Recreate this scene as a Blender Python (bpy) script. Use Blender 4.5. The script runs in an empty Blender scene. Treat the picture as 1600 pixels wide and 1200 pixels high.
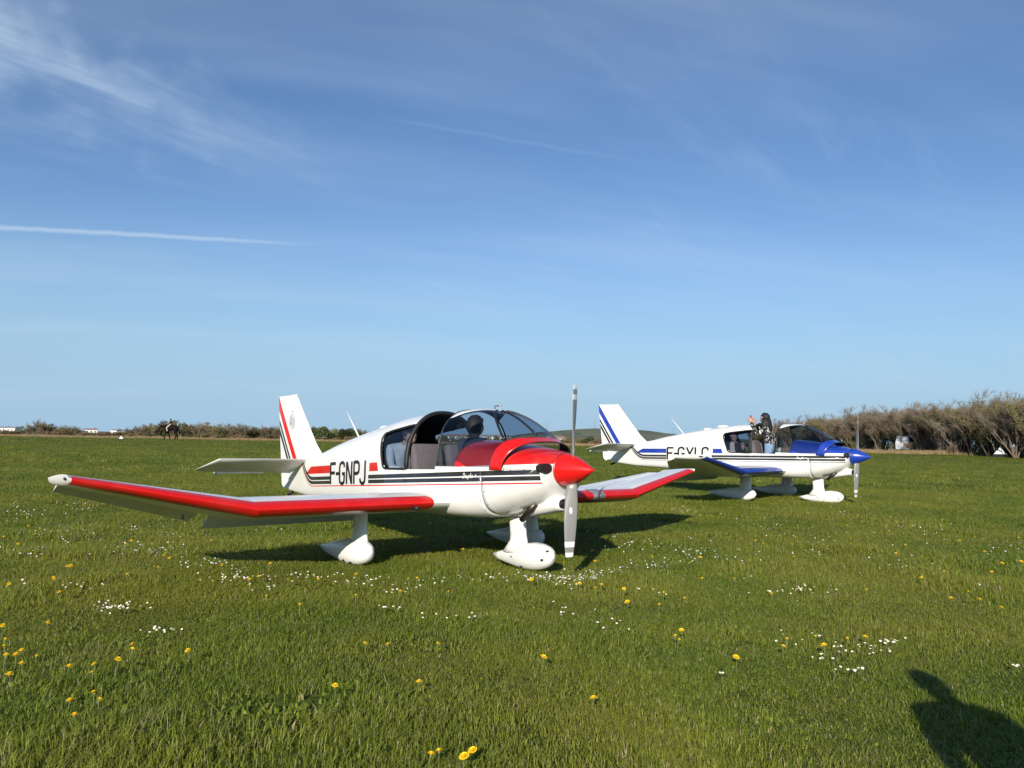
import bpy, bmesh, math, random
from math import sin, cos, pi, radians, sqrt
from mathutils import Vector, Matrix, noise
random.seed(7)
S = bpy.context.scene
COL = S.collection
# ------------------------------------------------------------------ camera
F_PX, PITCH, ROLL, CAMH = 1263.93, radians(4.052), radians(1.306), 1.4217
cd = bpy.data.cameras.new('camera'); cam = bpy.data.objects.new('camera', cd); COL.objects.link(cam)
cd.sensor_width = 36; cd.lens = F_PX / 1600 * 36; cd.clip_start = .05; cd.clip_end = 20000
CM = Matrix.Translation((0, 0, CAMH)) @ Matrix.Rotation(pi / 2 + PITCH, 4, 'X') @ Matrix.Rotation(ROLL, 4, 'Z')
cam.matrix_world = CM
S.camera = cam
S.render.resolution_x, S.render.resolution_y = 1024, 768
# ------------------------------------------------------------------ light
SUN_AZ, SUN_EL = radians(13), radians(21.5)       # azimuth the light travels to, from +Y towards +X
SD = Vector((sin(SUN_AZ) * cos(SUN_EL), cos(SUN_AZ) * cos(SUN_EL), -sin(SUN_EL)))
sl = bpy.data.lights.new('sun', 'SUN'); sl.energy = 4.9; sl.angle = radians(.53); sl.color = (1, .93, .82)
so = bpy.data.objects.new('sun', sl); COL.objects.link(so)
so.rotation_euler = SD.to_track_quat('-Z', 'Y').to_euler(); so.location = (-5, -20, 15)
S.view_settings.view_transform = 'Standard'; S.view_settings.look = 'None'
S.view_settings.exposure = 0.27; S.view_settings.gamma = 1
def cam_dir(px, py):                                 # direction of a photograph pixel (1600x1200)
    v = Vector((px - 800, -(py - 600), -F_PX)).normalized()
    return (CM.to_3x3() @ v).normalized()
# --- node helper
class NX:
    def __init__(s, nt, sock): s.nt, s.s = nt, sock
    def _m(s, op, *a):
        n = s.nt.nodes.new('ShaderNodeMath'); n.operation = op
        for i, q in enumerate((s,) + a):
            if isinstance(q, NX): s.nt.links.new(q.s, n.inputs[i])
            else: n.inputs[i].default_value = q
        return NX(s.nt, n.outputs[0])
    def __add__(s, o): return s._m('ADD', o)
    def __sub__(s, o): return s._m('SUBTRACT', o)
    def __mul__(s, o): return s._m('MULTIPLY', o)
    def __truediv__(s, o): return s._m('DIVIDE', o)
    def __gt__(s, o): return s._m('GREATER_THAN', o)
    def __lt__(s, o): return s._m('LESS_THAN', o)
    def max(s, o): return s._m('MAXIMUM', o)
    def min(s, o): return s._m('MINIMUM', o)
    def abs(s): return s._m('ABSOLUTE')
    def pow(s, o): return s._m('POWER', o)
    def between(s, a, b): return (s > a) * (s < b)
def mrange(nt, v, a, b, c=0., d=1., smooth=True):
    n = nt.nodes.new('ShaderNodeMapRange'); n.interpolation_type = 'SMOOTHSTEP' if smooth else 'LINEAR'
    nt.links.new(v.s, n.inputs[0])
    for i, q in enumerate((a, b, c, d)): n.inputs[1 + i].default_value = q
    return NX(nt, n.outputs[0])
def mixc(nt, f, a, b):
    n = nt.nodes.new('ShaderNodeMix'); n.data_type = 'RGBA'
    for q, i in ((f, 0), (a, 6), (b, 7)):
        if isinstance(q, NX): nt.links.new(q.s, n.inputs[i])
        elif i == 0: n.inputs[0].default_value = q
        else: n.inputs[i].default_value = (*q, 1) if len(q) == 3 else q
    return NX(nt, n.outputs[2])
def dotn(nt, vec, d):
    n = nt.nodes.new('ShaderNodeVectorMath'); n.operation = 'DOT_PRODUCT'
    nt.links.new(vec, n.inputs[0]); n.inputs[1].default_value = d
    return NX(nt, n.outputs['Value'])
def noisen(nt, vec, scale, detail=3, rough=.5, scl=None, rot=None, dist=0):
    for key, val in (('Rotation', rot), ('Scale', scl)):      # turn first, then stretch
        if val:
            mp = nt.nodes.new('ShaderNodeMapping'); nt.links.new(vec, mp.inputs[0]); mp.inputs[key].default_value = val; vec = mp.outputs[0]
    n = nt.nodes.new('ShaderNodeTexNoise'); nt.links.new(vec, n.inputs['Vector'])
    n.inputs['Scale'].default_value = scale; n.inputs['Detail'].default_value = detail
    n.inputs['Roughness'].default_value = rough; n.inputs['Distortion'].default_value = dist
    return NX(nt, n.outputs[0])
# ------------------------------------------------------------------ world
W = bpy.data.worlds.new('World'); S.world = W; W.use_nodes = True
nt = W.node_tree; bg = nt.nodes['Background']
sky = nt.nodes.new('ShaderNodeTexSky'); sky.sky_type = 'NISHITA'; sky.sun_disc = False
sky.sun_elevation = SUN_EL; sky.sun_rotation = pi + SUN_AZ; sky.air_density = 1.0; sky.dust_density = 0.; sky.ozone_density = 4.0
tc = nt.nodes.new('ShaderNodeTexCoord'); D = tc.outputs['Generated']
sep = nt.nodes.new('ShaderNodeSeparateXYZ'); nt.links.new(D, sep.inputs[0])
dz = NX(nt, sep.outputs[2])
# thin cirrus on a high flat layer
cmb = nt.nodes.new('ShaderNodeCombineXYZ')
den = dz.max(.0) + .12
nt.links.new((NX(nt, sep.outputs[0]) / den).s, cmb.inputs[0]); nt.links.new((NX(nt, sep.outputs[1]) / den).s, cmb.inputs[1])
CP = cmb.outputs[0]
streak = noisen(nt, CP, 1.5, 6, .62, scl=(.55, 2.6, 1), rot=(0, 0, radians(-52)), dist=.4)
patch = noisen(nt, CP, .55, 2, .5)
c1 = mrange(nt, streak, .50, .80) * mrange(nt, patch, .46, .66)
veil = noisen(nt, CP, .8, 4, .6, scl=(.35, 1.4, 1), rot=(0, 0, radians(-14)))
c2 = mrange(nt, veil, .40, .8) * .32
def trail(p1, p2, w, amt, fade=.12):
    a, b = cam_dir(*p1), cam_dir(*p2)
    n = a.cross(b).normalized(); t = (b - a).normalized()
    wob = (noisen(nt, D, 18, 3) - .5) * (w * 1.6)
    dist = (dotn(nt, D, n) + wob).abs()
    along = dotn(nt, D, t); a0, b0 = a.dot(t), b.dot(t)
    m = mrange(nt, dist, 0, w, 1, 0)
    return m * mrange(nt, along, a0 - .01, a0 + fade * .3) * mrange(nt, along, b0 - fade * 1.6, b0 + .02, 1, 0) * (dotn(nt, D, ((a + b) * .5).normalized()) > .5) * amt
t1 = trail((-700, 318), (560, 386), .0042, .55)
t2 = trail((600, 185), (1090, 268), .0042, .08)
t3 = trail((-260, -30), (640, 320), .065, .85, .3)
cl = (c1 * .42 + c2).max(t1).max(t2)
cl = (cl + t3 * mrange(nt, streak, .3, .75)).min(.85) * mrange(nt, dz, .0, .10)
haze_low = mrange(nt, dz, -.02, .30, 1., 0)                 # pale blue air towards the horizon, all round
tint = nt.nodes.new('ShaderNodeMix'); tint.data_type = 'RGBA'; tint.blend_type = 'MULTIPLY'; tint.inputs[0].default_value = 1
nt.links.new(sky.outputs[0], tint.inputs[6]); tint.inputs[7].default_value = (.92, .97, 1.05, 1)
col = mixc(nt, haze_low, NX(nt, tint.outputs[2]), (3.2, 4.95, 6.6))
col = mixc(nt, cl, col, (5.0, 6.3, 7.8))
nt.links.new(col.s, bg.inputs[0]); bg.inputs[1].default_value = .093
# ------------------------------------------------------------------ materials
MATS = {}
def newmat(name):
    m = bpy.data.materials.new(name); m.use_nodes = True
    nt = m.node_tree; b = nt.nodes['Principled BSDF']
    return m, nt, b
def simple(name, c, rough=.5, metal=0, coat=0, var=.0, scale=8, spec=.5):
    if name in MATS: return MATS[name]
    m, nt, b = newmat(name)
    b.inputs['Roughness'].default_value = rough; b.inputs['Metallic'].default_value = metal
    b.inputs['Coat Weight'].default_value = coat; b.inputs['Specular IOR Level'].default_value = spec
    if var:
        tc = nt.nodes.new('ShaderNodeTexCoord')
        n = noisen(nt, tc.outputs['Object'], scale, 4, .6)
        k = mrange(nt, n, .25, .75, 0, 1)
        nt.links.new(mixc(nt, k, [v * (1 - var) for v in c], [min(1, v * (1 + var)) for v in c]).s, b.inputs['Base Color'])
    else: b.inputs['Base Color'].default_value = (*c, 1)
    MATS[name] = m; return m
def objxyz(nt):
    tc = nt.nodes.new('ShaderNodeTexCoord'); sp = nt.nodes.new('ShaderNodeSeparateXYZ')
    nt.links.new(tc.outputs['Object'], sp.inputs[0])
    return tc.outputs['Object'], NX(nt, sp.outputs[0]), NX(nt, sp.outputs[1]), NX(nt, sp.outputs[2])
WHITE = (.80, .79, .75); DARK = (.022, .024, .026)
def grime(nt, vec, colr, amt=.10):
    n = noisen(nt, vec, 3.5, 6, .65); n2 = noisen(nt, vec, 40, 3, .6)
    k = (mrange(nt, n, .42, .8) * .7 + mrange(nt, n2, .58, .8) * .5) * amt
    return mixc(nt, k, colr, (.34, .30, .23))
def paint_fuselage(name, accent, red):
    m, nt, b = newmat(name); vec, x, y, z = objxyz(nt)
    aft = (x * -1. - 5.50).max(0.)
    d0 = z - (x + 1.9) * .035 - 1.03
    d = d0 - aft * aft * 1.5
    fr = (x > -6.3) * (x < -.47)
    black = (d.between(-.05, 0) + d.between(-.110, -.063)) * fr * ((x < -4.835) + (x > -3.53))
    thin = d.between(-.144, -.130) * fr
    band = d0.between(.045, .155) * (((x + 5.5 - (z - 1.093) * 1.9) > 0.) * (x < -4.835) + (x.between(-3.50, 9) * ((x - (z - 1.05) * -.36) < -3.235)))
    top = (x > -1.62) * (d > .058)
    acc = band.max(top)
    c = mixc(nt, acc, WHITE, accent)
    c = mixc(nt, black, c, DARK)
    c = mixc(nt, thin, c, accent if red else (.05, .05, .06))
    seam = ((x + 1.165 + (z - .8) * .05).abs() < .004) * (d < .06) 
    c = mixc(nt, seam * .7, c, (.12, .11, .1))
    c = grime(nt, vec, c, .16)
    nt.links.new(c.s, b.inputs['Base Color'])
    b.inputs['Roughness'].default_value = .3; b.inputs['Coat Weight'].default_value = .35; b.inputs['Coat Roughness'].default_value = .08
    return m
def paint_wing(name, accent):
    m, nt, b = newmat(name); vec, x, y, z = objxyz(nt)
    ay = y.abs()
    u = x + 1.68 + (ay - 2.78).max(0.) * .121
    # rounded inner end
    r = ((ay - .86).min(0.) * 1.) ; rr = r * r + (u + .02) * (u + .02) * .6
    acc = (u > -.125) * (ay < 4.335) * (rr < .0105)
    c = mixc(nt, acc, WHITE, accent)
    ribs = noisen(nt, vec, 2.2, 2)
    c = grime(nt, vec, c, .12)
    nt.links.new(c.s, b.inputs['Base Color'])
    b.inputs['Roughness'].default_value = .28; b.inputs['Coat Weight'].default_value = .2; b.inputs['Coat Roughness'].default_value = .08
    return m
def paint_fin(name, accent):
    m, nt, b = newmat(name); vec, x, y, z = objxyz(nt)
    # stripes run down and forward : q = x at height 1.196
    q = x + (z - 1.196) * .70
    acc = q.between(-6.49, -6.345)
    blk = q.between(-6.625, -6.565) + q.between(-6.72, -6.65)
    c = mixc(nt, acc * (z > 1.1), WHITE, accent)
    c = mixc(nt, blk * (z > 1.1), c, DARK)
    c = grime(nt, vec, c, .10)
    nt.links.new(c.s, b.inputs['Base Color'])
    b.inputs['Roughness'].default_value = .3; b.inputs['Coat Weight'].default_value = .35
    return m
def white_paint(key='white', amt=.22):
    if key in MATS: return MATS[key]
    m, nt, b = newmat(key + '_paint'); tc = nt.nodes.new('ShaderNodeTexCoord')
    c = grime(nt, tc.outputs['Object'], mixc(nt, 0., WHITE, WHITE), amt)
    nt.links.new(c.s, b.inputs['Base Color']); b.inputs['Roughness'].default_value = .35; b.inputs['Coat Weight'].default_value = .25
    MATS[key] = m; return m
def glass(name, tint, refl=1.0):
    if name in MATS: return MATS[name]
    m, nt, b = newmat(name); nt.nodes.remove(b)
    tr = nt.nodes.new('ShaderNodeBsdfTransparent'); tr.inputs[0].default_value = (*tint, 1)
    gl = nt.nodes.new('ShaderNodeBsdfGlossy'); gl.inputs['Roughness'].default_value = .015
    ge = nt.nodes.new('ShaderNodeNewGeometry'); vm = nt.nodes.new('ShaderNodeVectorMath'); vm.operation = 'DOT_PRODUCT'
    nt.links.new(ge.outputs['Incoming'], vm.inputs[0]); nt.links.new(ge.outputs['Normal'], vm.inputs[1])
    fr = (NX(nt, vm.outputs['Value']).abs() * -1. + 1.).max(0.).pow(5.) * .95 + .05
    mx = nt.nodes.new('ShaderNodeMixShader')
    nt.links.new((fr * refl).s, mx.inputs[0]); nt.links.new(tr.outputs[0], mx.inputs[1]); nt.links.new(gl.outputs[0], mx.inputs[2])
    nt.links.new(mx.outputs[0], nt.nodes['Material Output'].inputs[0])
    MATS[name] = m; return m
# ------------------------------------------------------------------ mesh helper
class MB:
    def __init__(s): s.v, s.f, s.m = [], [], []
    def grid(s, rows, mat=0, closed=False, flip=False):
        """rows: list of equal-length point lists"""
        o = len(s.v); n = len(rows[0])
        for r in rows: s.v += [tuple(p) for p in r]
        for i in range(len(rows) - 1):
            for j in range(n if closed else n - 1):
                k = (j + 1) % n
                q = (o + i * n + j, o + i * n + k, o + (i + 1) * n + k, o + (i + 1) * n + j)
                s.f.append(q[::-1] if flip else q); s.m.append(mat)
        return o
    def poly(s, pts, mat=0):
        o = len(s.v); s.v += [tuple(p) for p in pts]; s.f.append(tuple(range(o, o + len(pts)))); s.m.append(mat)
    def loft(s, rings, mat=0, caps=True):
        o = s.grid(rings, mat, True); n = len(rings[0])
        if caps:
            s.f.append(tuple(range(o + n - 1, o - 1, -1))); s.m.append(mat)
            e = o + (len(rings) - 1) * n; s.f.append(tuple(range(e, e + n))); s.m.append(mat)
    def tube(s, pts, rad, n=8, mat=0, caps=True, flat=None):
        pts = [Vector(p) for p in pts]; rings = []
        if not hasattr(rad, '__len__'): rad = [rad] * len(pts)
        up = None
        for i, p in enumerate(pts):
            t = (pts[min(i + 1, len(pts) - 1)] - pts[max(i - 1, 0)]).normalized()
            if up is None: up = Vector((0, 0, 1)) if abs(t.z) < .9 else Vector((1, 0, 0))
            a = t.cross(up).normalized(); up = a.cross(t).normalized()
            fx = flat or (1, 1)
            rings.append([p + (a * cos(2 * pi * k / n) * fx[0] + up * sin(2 * pi * k / n) * fx[1]) * rad[i] for k in range(n)])
        s.loft(rings, mat, caps)
    def box(s, lo, hi, mat=0, M=None):
        c = [Vector((x, y, z)) for z in (lo[2], hi[2]) for y in (lo[1], hi[1]) for x in (lo[0], hi[0])]
        if M: c = [M @ p for p in c]
        o = len(s.v); s.v += [tuple(p) for p in c]
        for q in ((0, 2, 3, 1), (4, 5, 7, 6), (0, 1, 5, 4), (2, 6, 7, 3), (0, 4, 6, 2), (1, 3, 7, 5)):
            s.f.append(tuple(o + i for i in q)); s.m.append(mat)
    def ell(s, c, r, mat=0, nu=12, nv=8, fn=None):
        c = Vector(c); rows = []
        for i in range(nv + 1):
            ph = -pi / 2 + pi * i / nv
            row = []
            for j in range(nu):
                a = 2 * pi * j / nu
                d = Vector((cos(ph) * cos(a), cos(ph) * sin(a), sin(ph)))
                p = Vector((d.x * r[0], d.y * r[1], d.z * r[2]))
                if fn: p = fn(d, p)
                row.append(c + p)
            rows.append(row)
        s.grid(rows, mat, True)
    def mesh(s, name):
        me = bpy.data.meshes.new(name); me.from_pydata(s.v, [], s.f)
        me.polygons.foreach_set('material_index', s.m); me.validate(); me.update(); return me
    def build(s, name, mats, parent=None, smooth=True, bevel=0, solid=0, weld=False, auto=None):
        me = s.mesh(name)
        if weld or bevel:
            bm = bmesh.new(); bm.from_mesh(me); bmesh.ops.remove_doubles(bm, verts=bm.verts, dist=1e-5)
            bmesh.ops.recalc_face_normals(bm, faces=bm.faces); bm.to_mesh(me); bm.free()
        for m in (mats if isinstance(mats, (list, tuple)) else [mats]): me.materials.append(m)
        o = bpy.data.objects.new(name, me); COL.objects.link(o)
        if parent: o.parent = parent
        if smooth: me.polygons.foreach_set('use_smooth', [True] * len(me.polygons))
        if auto is not None and smooth:
            md = None
            try: me.set_sharp_from_angle(angle=radians(auto))
            except Exception: pass
        if bevel:
            b = o.modifiers.new('bevel', 'BEVEL'); b.width = bevel; b.segments = 3; b.limit_method = 'ANGLE'
        if solid:
            b = o.modifiers.new('solid', 'SOLIDIFY'); b.thickness = solid; b.offset = -1; b.material_offset = 1; b.material_offset_rim = 1
        return o
def tag(o, label=None, cat=None, group=None, kind=None):
    for k, v in (('label', label), ('category', cat), ('group', group), ('kind', kind)):
        if v: o[k] = v
    return o
def empty(name, loc=(0, 0, 0), rot=(0, 0, 0)):
    o = bpy.data.objects.new(name, None); COL.objects.link(o); o.location = loc; o.rotation_euler = rot
    o.empty_display_size = .3; return o
def link_copy(o, parent=None):
    c = o.copy(); COL.objects.link(c); c.parent = parent
    for ch in o.children: link_copy(ch, c)
    return c
def lerp(a, b, t): return a + (b - a) * t
def interp(tab, x):
    if x <= tab[0][0]: return tab[0][1]
    for (x0, y0), (x1, y1) in zip(tab, tab[1:]):
        if x <= x1: return lerp(y0, y1, (x - x0) / (x1 - x0))
    return tab[-1][1]
def smooth_tab(tab, x, w=.12):
    return sum(interp(tab, x + k * w / 2) for k in (-2, -1, 0, 1, 2)) / 5
# ------------------------------------------------------------------ terrain
GP = [(-50, 0), (11.2, 0), (13.5, .06), (16, .17), (18, .20), (20.5, .215), (30, .36), (60, .62), (100, .92), (130, 1.0), (400, 1.0)]
def gz(x, y):
    h = smooth_tab(GP, y, 1.2) + .0055 * max(-90, min(90, x)) * min(1, max(0, (y - 25) / 75))
    far = min(1, max(0, (math.hypot(x, y) - 8) / 40))
    return h + .02 * noise.noise(Vector((x * .35, y * .35, 1.))) * min(1, .4 + far) + far * .10 * noise.noise(Vector((x * .04, y * .04, 5.)))
def unproj(px, py, zoff=0.):                          # photograph pixel to the ground it shows
    d = cam_dir(px, py); o = Vector((0, 0, CAMH)); t = CAMH / max(1e-4, -d.z)
    for _ in range(30):
        p = o + d * t; t += (gz(p.x, p.y) + zoff - p.z) / d.z
        t = min(max(t, .5), 400)
    return o + d * t
def ground_material():
    m, nt, b = newmat('field_grass_soil'); g = nt.nodes.new('ShaderNodeNewGeometry'); P = g.outputs['Position']
    n1 = noisen(nt, P, .22, 4, .6); n2 = noisen(nt, P, 6, 5, .7); n3 = noisen(nt, P, 1.2, 3)
    c = mixc(nt, mrange(nt, n1, .3, .7), (.085, .120, .018), (.14, .165, .028))
    c = mixc(nt, mrange(nt, n2, .35, .7), mixc(nt, .55, c, (.02, .03, .008)), c)
    c = mixc(nt, mrange(nt, n3, .62, .85) * .35, c, (.15, .12, .055))
    nt.links.new(c.s, b.inputs['Base Color']); b.inputs['Roughness'].default_value = 1; b.inputs['Specular IOR Level'].default_value = .05
    bp = nt.nodes.new('ShaderNodeBump'); bp.inputs['Strength'].default_value = .8; bp.inputs['Distance'].default_value = .06
    nt.links.new(noisen(nt, P, 14, 4, .7).s, bp.inputs['Height']); nt.links.new(bp.outputs[0], b.inputs['Normal'])
    return m
def build_ground():
    mb = MB(); rows = []
    rad = [0]; r = .6
    while r < 9000: rad.append(r); r *= 1.07 if r < 60 else 1.12
    for r in rad:
        rows.append([(r * sin(a), r * cos(a), gz(r * sin(a), r * cos(a)) if r > 0 else gz(0, 0)) for a in [2 * pi * k / 180 for k in range(180)]])
    mb.grid(rows, 0, True)
    o = mb.build('ground', ground_material()); tag(o, 'wide mown grass airfield reaching to the horizon', None, None, 'structure')
build_ground()
def strip(name, pts, mat, label, lift=.012, nseg=6):
    mb = MB(); rows = []
    for x, y, w in pts:
        rows.append([(x, y + w * (k / nseg - .5), gz(x, y + w * (k / nseg - .5)) + lift) for k in range(nseg + 1)])
    mb.grid(rows, 0, flip=True); o = mb.build(name, mat); tag(o, label, None, None, 'structure'); return o
def dry_mat():
    m, nt, b = newmat('dry_track'); g = nt.nodes.new('ShaderNodeNewGeometry'); P = g.outputs['Position']
    n = noisen(nt, P, .6, 5, .65, scl=(.25, 1, 1))
    c = mixc(nt, mrange(nt, n, .35, .65), (.25, .175, .085), (.115, .115, .035))
    nt.links.new(c.s, b.inputs['Base Color']); b.inputs['Roughness'].default_value = 1; b.inputs['Specular IOR Level'].default_value = .05
    return m
def track_y(x): return interp([(-200, 118), (-70, 112), (0, 106), (35, 96), (60, 84), (110, 70)], x)
strip('dirt_track', [(x, track_y(x) + .6 * noise.noise(Vector((x * .1, 0, 0))), 6.5 + 1.5 * noise.noise(Vector((x * .07, 3, 0)))) for x in range(-150, 111, 2)], dry_mat(), 'tan dry earth track along the far edge of the field')
# ------------------------------------------------------------------ distant hills
def hills():
    prof = [(-900, 2), (-300, 3), (-60, 10), (0, 20), (60, 34), (150, 45), (250, 55), (330, 55), (420, 50), (520, 40), (650, 30), (800, 26), (1100, 24), (1800, 24)]
    mb = MB(); rows = []
    for r, k in ((1700, 0), (1850, .25), (2050, .62), (2300, .93), (2500, 1.), (2900, .9), (3600, .3)):
        row = []
        for i in range(161):
            xx = -1400 + 3400 * i / 160
            h = interp(prof, xx * 2500 / 2500)
            h *= .82; h *= 1 + .12 * noise.noise(Vector((xx * .006, r * .004, 0))) 
            row.append((xx * r / 2500, r, -2 + (h + 3) * k + 2.2 * noise.noise(Vector((xx * .03, r * .01, 4))) * k))
        rows.append(row)
    mb.grid(rows, 0, flip=True)
    m, nt, b = newmat('hazed_hill_fields'); g = nt.nodes.new('ShaderNodeNewGeometry'); P = g.outputs['Position']
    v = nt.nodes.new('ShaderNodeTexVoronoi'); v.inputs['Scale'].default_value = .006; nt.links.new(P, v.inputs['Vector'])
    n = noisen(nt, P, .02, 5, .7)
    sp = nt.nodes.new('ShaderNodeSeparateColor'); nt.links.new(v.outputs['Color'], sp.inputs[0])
    c = mixc(nt, NX(nt, sp.outputs[0]), (.150, .175, .115), (.20, .205, .15))  # field greens paled towards grey, distance haze painted into the colour
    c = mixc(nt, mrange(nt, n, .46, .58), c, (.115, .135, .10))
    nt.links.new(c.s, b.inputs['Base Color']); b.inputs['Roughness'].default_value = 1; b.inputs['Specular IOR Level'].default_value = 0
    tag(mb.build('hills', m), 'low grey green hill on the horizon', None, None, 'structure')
hills()
# ------------------------------------------------------------------ light aircraft (x forward from the spinner tip, y to port, z up from the wheels)
HW = [(-6.55, .045), (-6, .12), (-5, .25), (-4, .385), (-3.2, .50), (-2.5, .56), (-1.6, .555), (-1.2, .525), (-.8, .47), (-.6, .42), (-.5, .36), (-.45, .29), (-.42, .22)]
ZS = [(-6.55, 1.0), (-5, 1.05), (-2.5, 1.06), (-.42, 1.08)]
ZB = [(-6.55, .67), (-6.45, .66), (-5.85, .60), (-4.5, .57), (-3.4, .53), (-2.6, .52), (-1.7, .525), (-1.3, .54), (-1.0, .60), (-.8, .655), (-.6, .73), (-.5, .80), (-.45, .86), (-.42, .92)]
ZT = [(-6.55, 1.10), (-5.75, 1.21), (-5.4, 1.27), (-4.95, 1.385), (-4.5, 1.477), (-4.05, 1.563), (-3.75, 1.612), (-3.09, 1.713), (-2.8, 1.74), (-2.5, 1.755)]
DT = [(-1.6, 1.405), (-1.5, 1.40), (-1.15, 1.372), (-.87, 1.33), (-.6, 1.285), (-.5, 1.26), (-.45, 1.235), (-.42, 1.20)]
NLOW = [(-6.6, 4.5), (-1.5, 4.8), (-1.1, 3.4), (-.42, 2.4)]
def low_ring(x, k=14):
    w, s, b, n = interp(HW, x), interp(ZS, x), interp(ZB, x), interp(NLOW, x)
    r = []
    for i in range(2 * k + 1):
        a = pi * i / (2 * k)                        # starboard sill, keel, port sill
        sg = -1 if a < pi / 2 else 1
        r.append((x, sg * w * abs(cos(a)) ** (2 / n) if abs(cos(a)) > 1e-6 else 0, s - (s - b) * max(0, sin(a)) ** (2 / n)))
    return r
def up_pt(x, a, top, n):
    w, s = interp(HW, x), interp(ZS, x)
    sg = -1 if a < pi / 2 else 1
    return (x, sg * w * abs(cos(a)) ** (2 / n) if abs(cos(a)) > 1e-6 else 0, s + (top - s) * max(0, sin(a)) ** (2 / n))
def side_y(x, z):
    w, s = interp(HW, x), interp(ZS, x)
    if z < s:
        n = interp(NLOW, x); return w * max(0, 1 - ((s - z) / (s - interp(ZB, x))) ** n) ** (1 / n)
    t = interp(ZT, x); return w * max(0, 1 - ((z - s) / (t - s)) ** 2.3) ** (1 / 2.3)
def frange(a, b, d):
    n = max(1, round(abs(b - a) / d)); return [a + (b - a) * i / n for i in range(n + 1)]
def in_window(x, z):
    # rounded quad of the rear side window
    if x > -2.555: return False
    zt = 1.612 + (x + 2.5) * .135; xl = -3.10 - (z - 1.06) * .36
    d = [z - 1.062, zt - z, (x - xl) * .94, -2.555 - x]
    if min(d) < 0: return False
    r = .09
    for i, j in ((0, 2), (1, 2)):
        if d[i] < r and d[j] < r and (r - d[i]) ** 2 + (r - d[j]) ** 2 > r * r: return False
    return True
def window_outline():
    pts = []
    def corner(p, a0, a1, r=.09):
        for k in range(7):
            a = radians(a0 + (a1 - a0) * k / 6); pts.append((p[0] + r * cos(a), p[1] + r * sin(a)))
    pts.append((-2.555, 1.062)); pts.append((-2.555, 1.60))
    for x in (-2.7, -2.85, -3.0, -3.1): pts.append((x, 1.612 + (x + 2.5) * .135))
    corner((-3.175, 1.43), 80, 170, .085); pts.append((-3.17, 1.25))
    corner((-3.035, 1.147), 195, 268, .085)
    for x in (-2.95, -2.8, -2.65): pts.append((x, 1.062))
    pts.append((-2.555, 1.062))
    return pts
GLY = {
 'F': [[(0, 0), (0, 1)], [(0, .95), (.52, .95)], [(0, .52), (.44, .52)]],
 '-': [[(.02, .48), (.36, .48)]],
 'G': [[(.5, .76), (.47, .9), (.36, .97), (.2, .97), (.07, .9), (.03, .76), (.03, .24), (.07, .1), (.2, .03), (.36, .03), (.47, .1), (.5, .24), (.5, .47), (.28, .47)]],
 'N': [[(.03, 0), (.03, 1)], [(.05, .98), (.49, .02)], [(.51, 0), (.51, 1)]],
 'P': [[(.03, 0), (.03, 1)], [(.03, .96), (.34, .96), (.47, .9), (.51, .8), (.51, .62), (.47, .52), (.34, .46), (.03, .46)]],
 'J': [[(.5, 1), (.5, .24), (.46, .1), (.35, .03), (.2, .03), (.08, .1), (.04, .24)]],
 'Y': [[(0, 1), (.28, .45), (.28, 0)], [(.56, 1), (.28, .45)]],
 'L': [[(.03, 1), (.03, .04)], [(.03, .04), (.5, .04)]],
 'C': [[(.5, .74), (.47, .9), (.36, .97), (.2, .97), (.07, .9), (.03, .76), (.03, .24), (.07, .1), (.2, .03), (.36, .03), (.47, .1), (.5, .26)]],
}
SCRIPT = [  # cursive model name, strokes in letter heights
 [(.1, 0), (.3, 1.0), (.55, .95), (.8, .7), (.75, .3), (.5, .02), (.1, 0)], [(1.35, .45), (1.1, .5), (.95, .2), (1.1, .02), (1.3, .25), (1.38, .48), (1.35, .05), (1.5, .05)],
 [(1.6, .48), (1.6, .1), (1.75, .02), (1.95, .3), (2.0, .48), (1.98, .05), (2.15, .05)], [(2.2, -.4), (2.35, .5), (2.55, .48), (2.6, .2), (2.4, .02), (2.3, .1)],
 [(2.8, 0), (2.98, 1.0)], [(2.85, .3), (3.05, .5), (3.15, .3), (3.12, .05), (3.25, .05)], [(3.38, .48), (3.36, .05), (3.48, .05)], [(3.55, .0), (3.6, .48), (3.75, .5), (3.85, .3), (3.82, .05), (4.0, .05)],
 [(4.9, .75), (4.65, .3), (5.05, .3)], [(4.95, .55), (4.88, 0)]]
def stroke_mesh(mb, strokes, wid, f, thick=.0):
    """ribbons of constant width in a 2-D frame, mapped by f(s,t)->point"""
    for st in strokes:
        P = [Vector(p) for p in st]; rows = []
        Q = [P[0]]
        for i in range(1, len(P)):
            n = max(1, int((P[i] - P[i - 1]).length / .11)); Q += [P[i - 1].lerp(P[i], (k + 1) / n) for k in range(n)]
        P = Q
        for i, p in enumerate(P):
            a = (P[i] - P[i - 1]).normalized() if i else (P[1] - P[0]).normalized()
            b = (P[i + 1] - P[i]).normalized() if i < len(P) - 1 else a
            t = (a + b).normalized(); k = 1 / max(.6, t.dot(a))
            nrm = Vector((-t.y, t.x)) * (wid / 2 * k)
            rows.append([f(*(p + nrm)), f(*(p - nrm))])
        mb.grid(rows, 0)
def airfoil(tk, c0=0., c1=1., n=14, camber=.018):
    up, lo = [], []
    for i in range(n + 1):
        t = c0 + (c1 - c0) * (1 - cos(pi * i / n)) / 2 if c0 == 0 else c0 + (c1 - c0) * i / n
        y = tk / .2 * (.2969 * sqrt(t) - .126 * t - .3516 * t * t + .2843 * t ** 3 - .1015 * t ** 4)
        c = camber * (1 - (2 * t - .8) ** 2 / 1.44) * 1.0
        up.append((t, c + y)); lo.append((t, c - y))
    return up[::-1] + (lo[1:] if c0 == 0 else lo)
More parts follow.
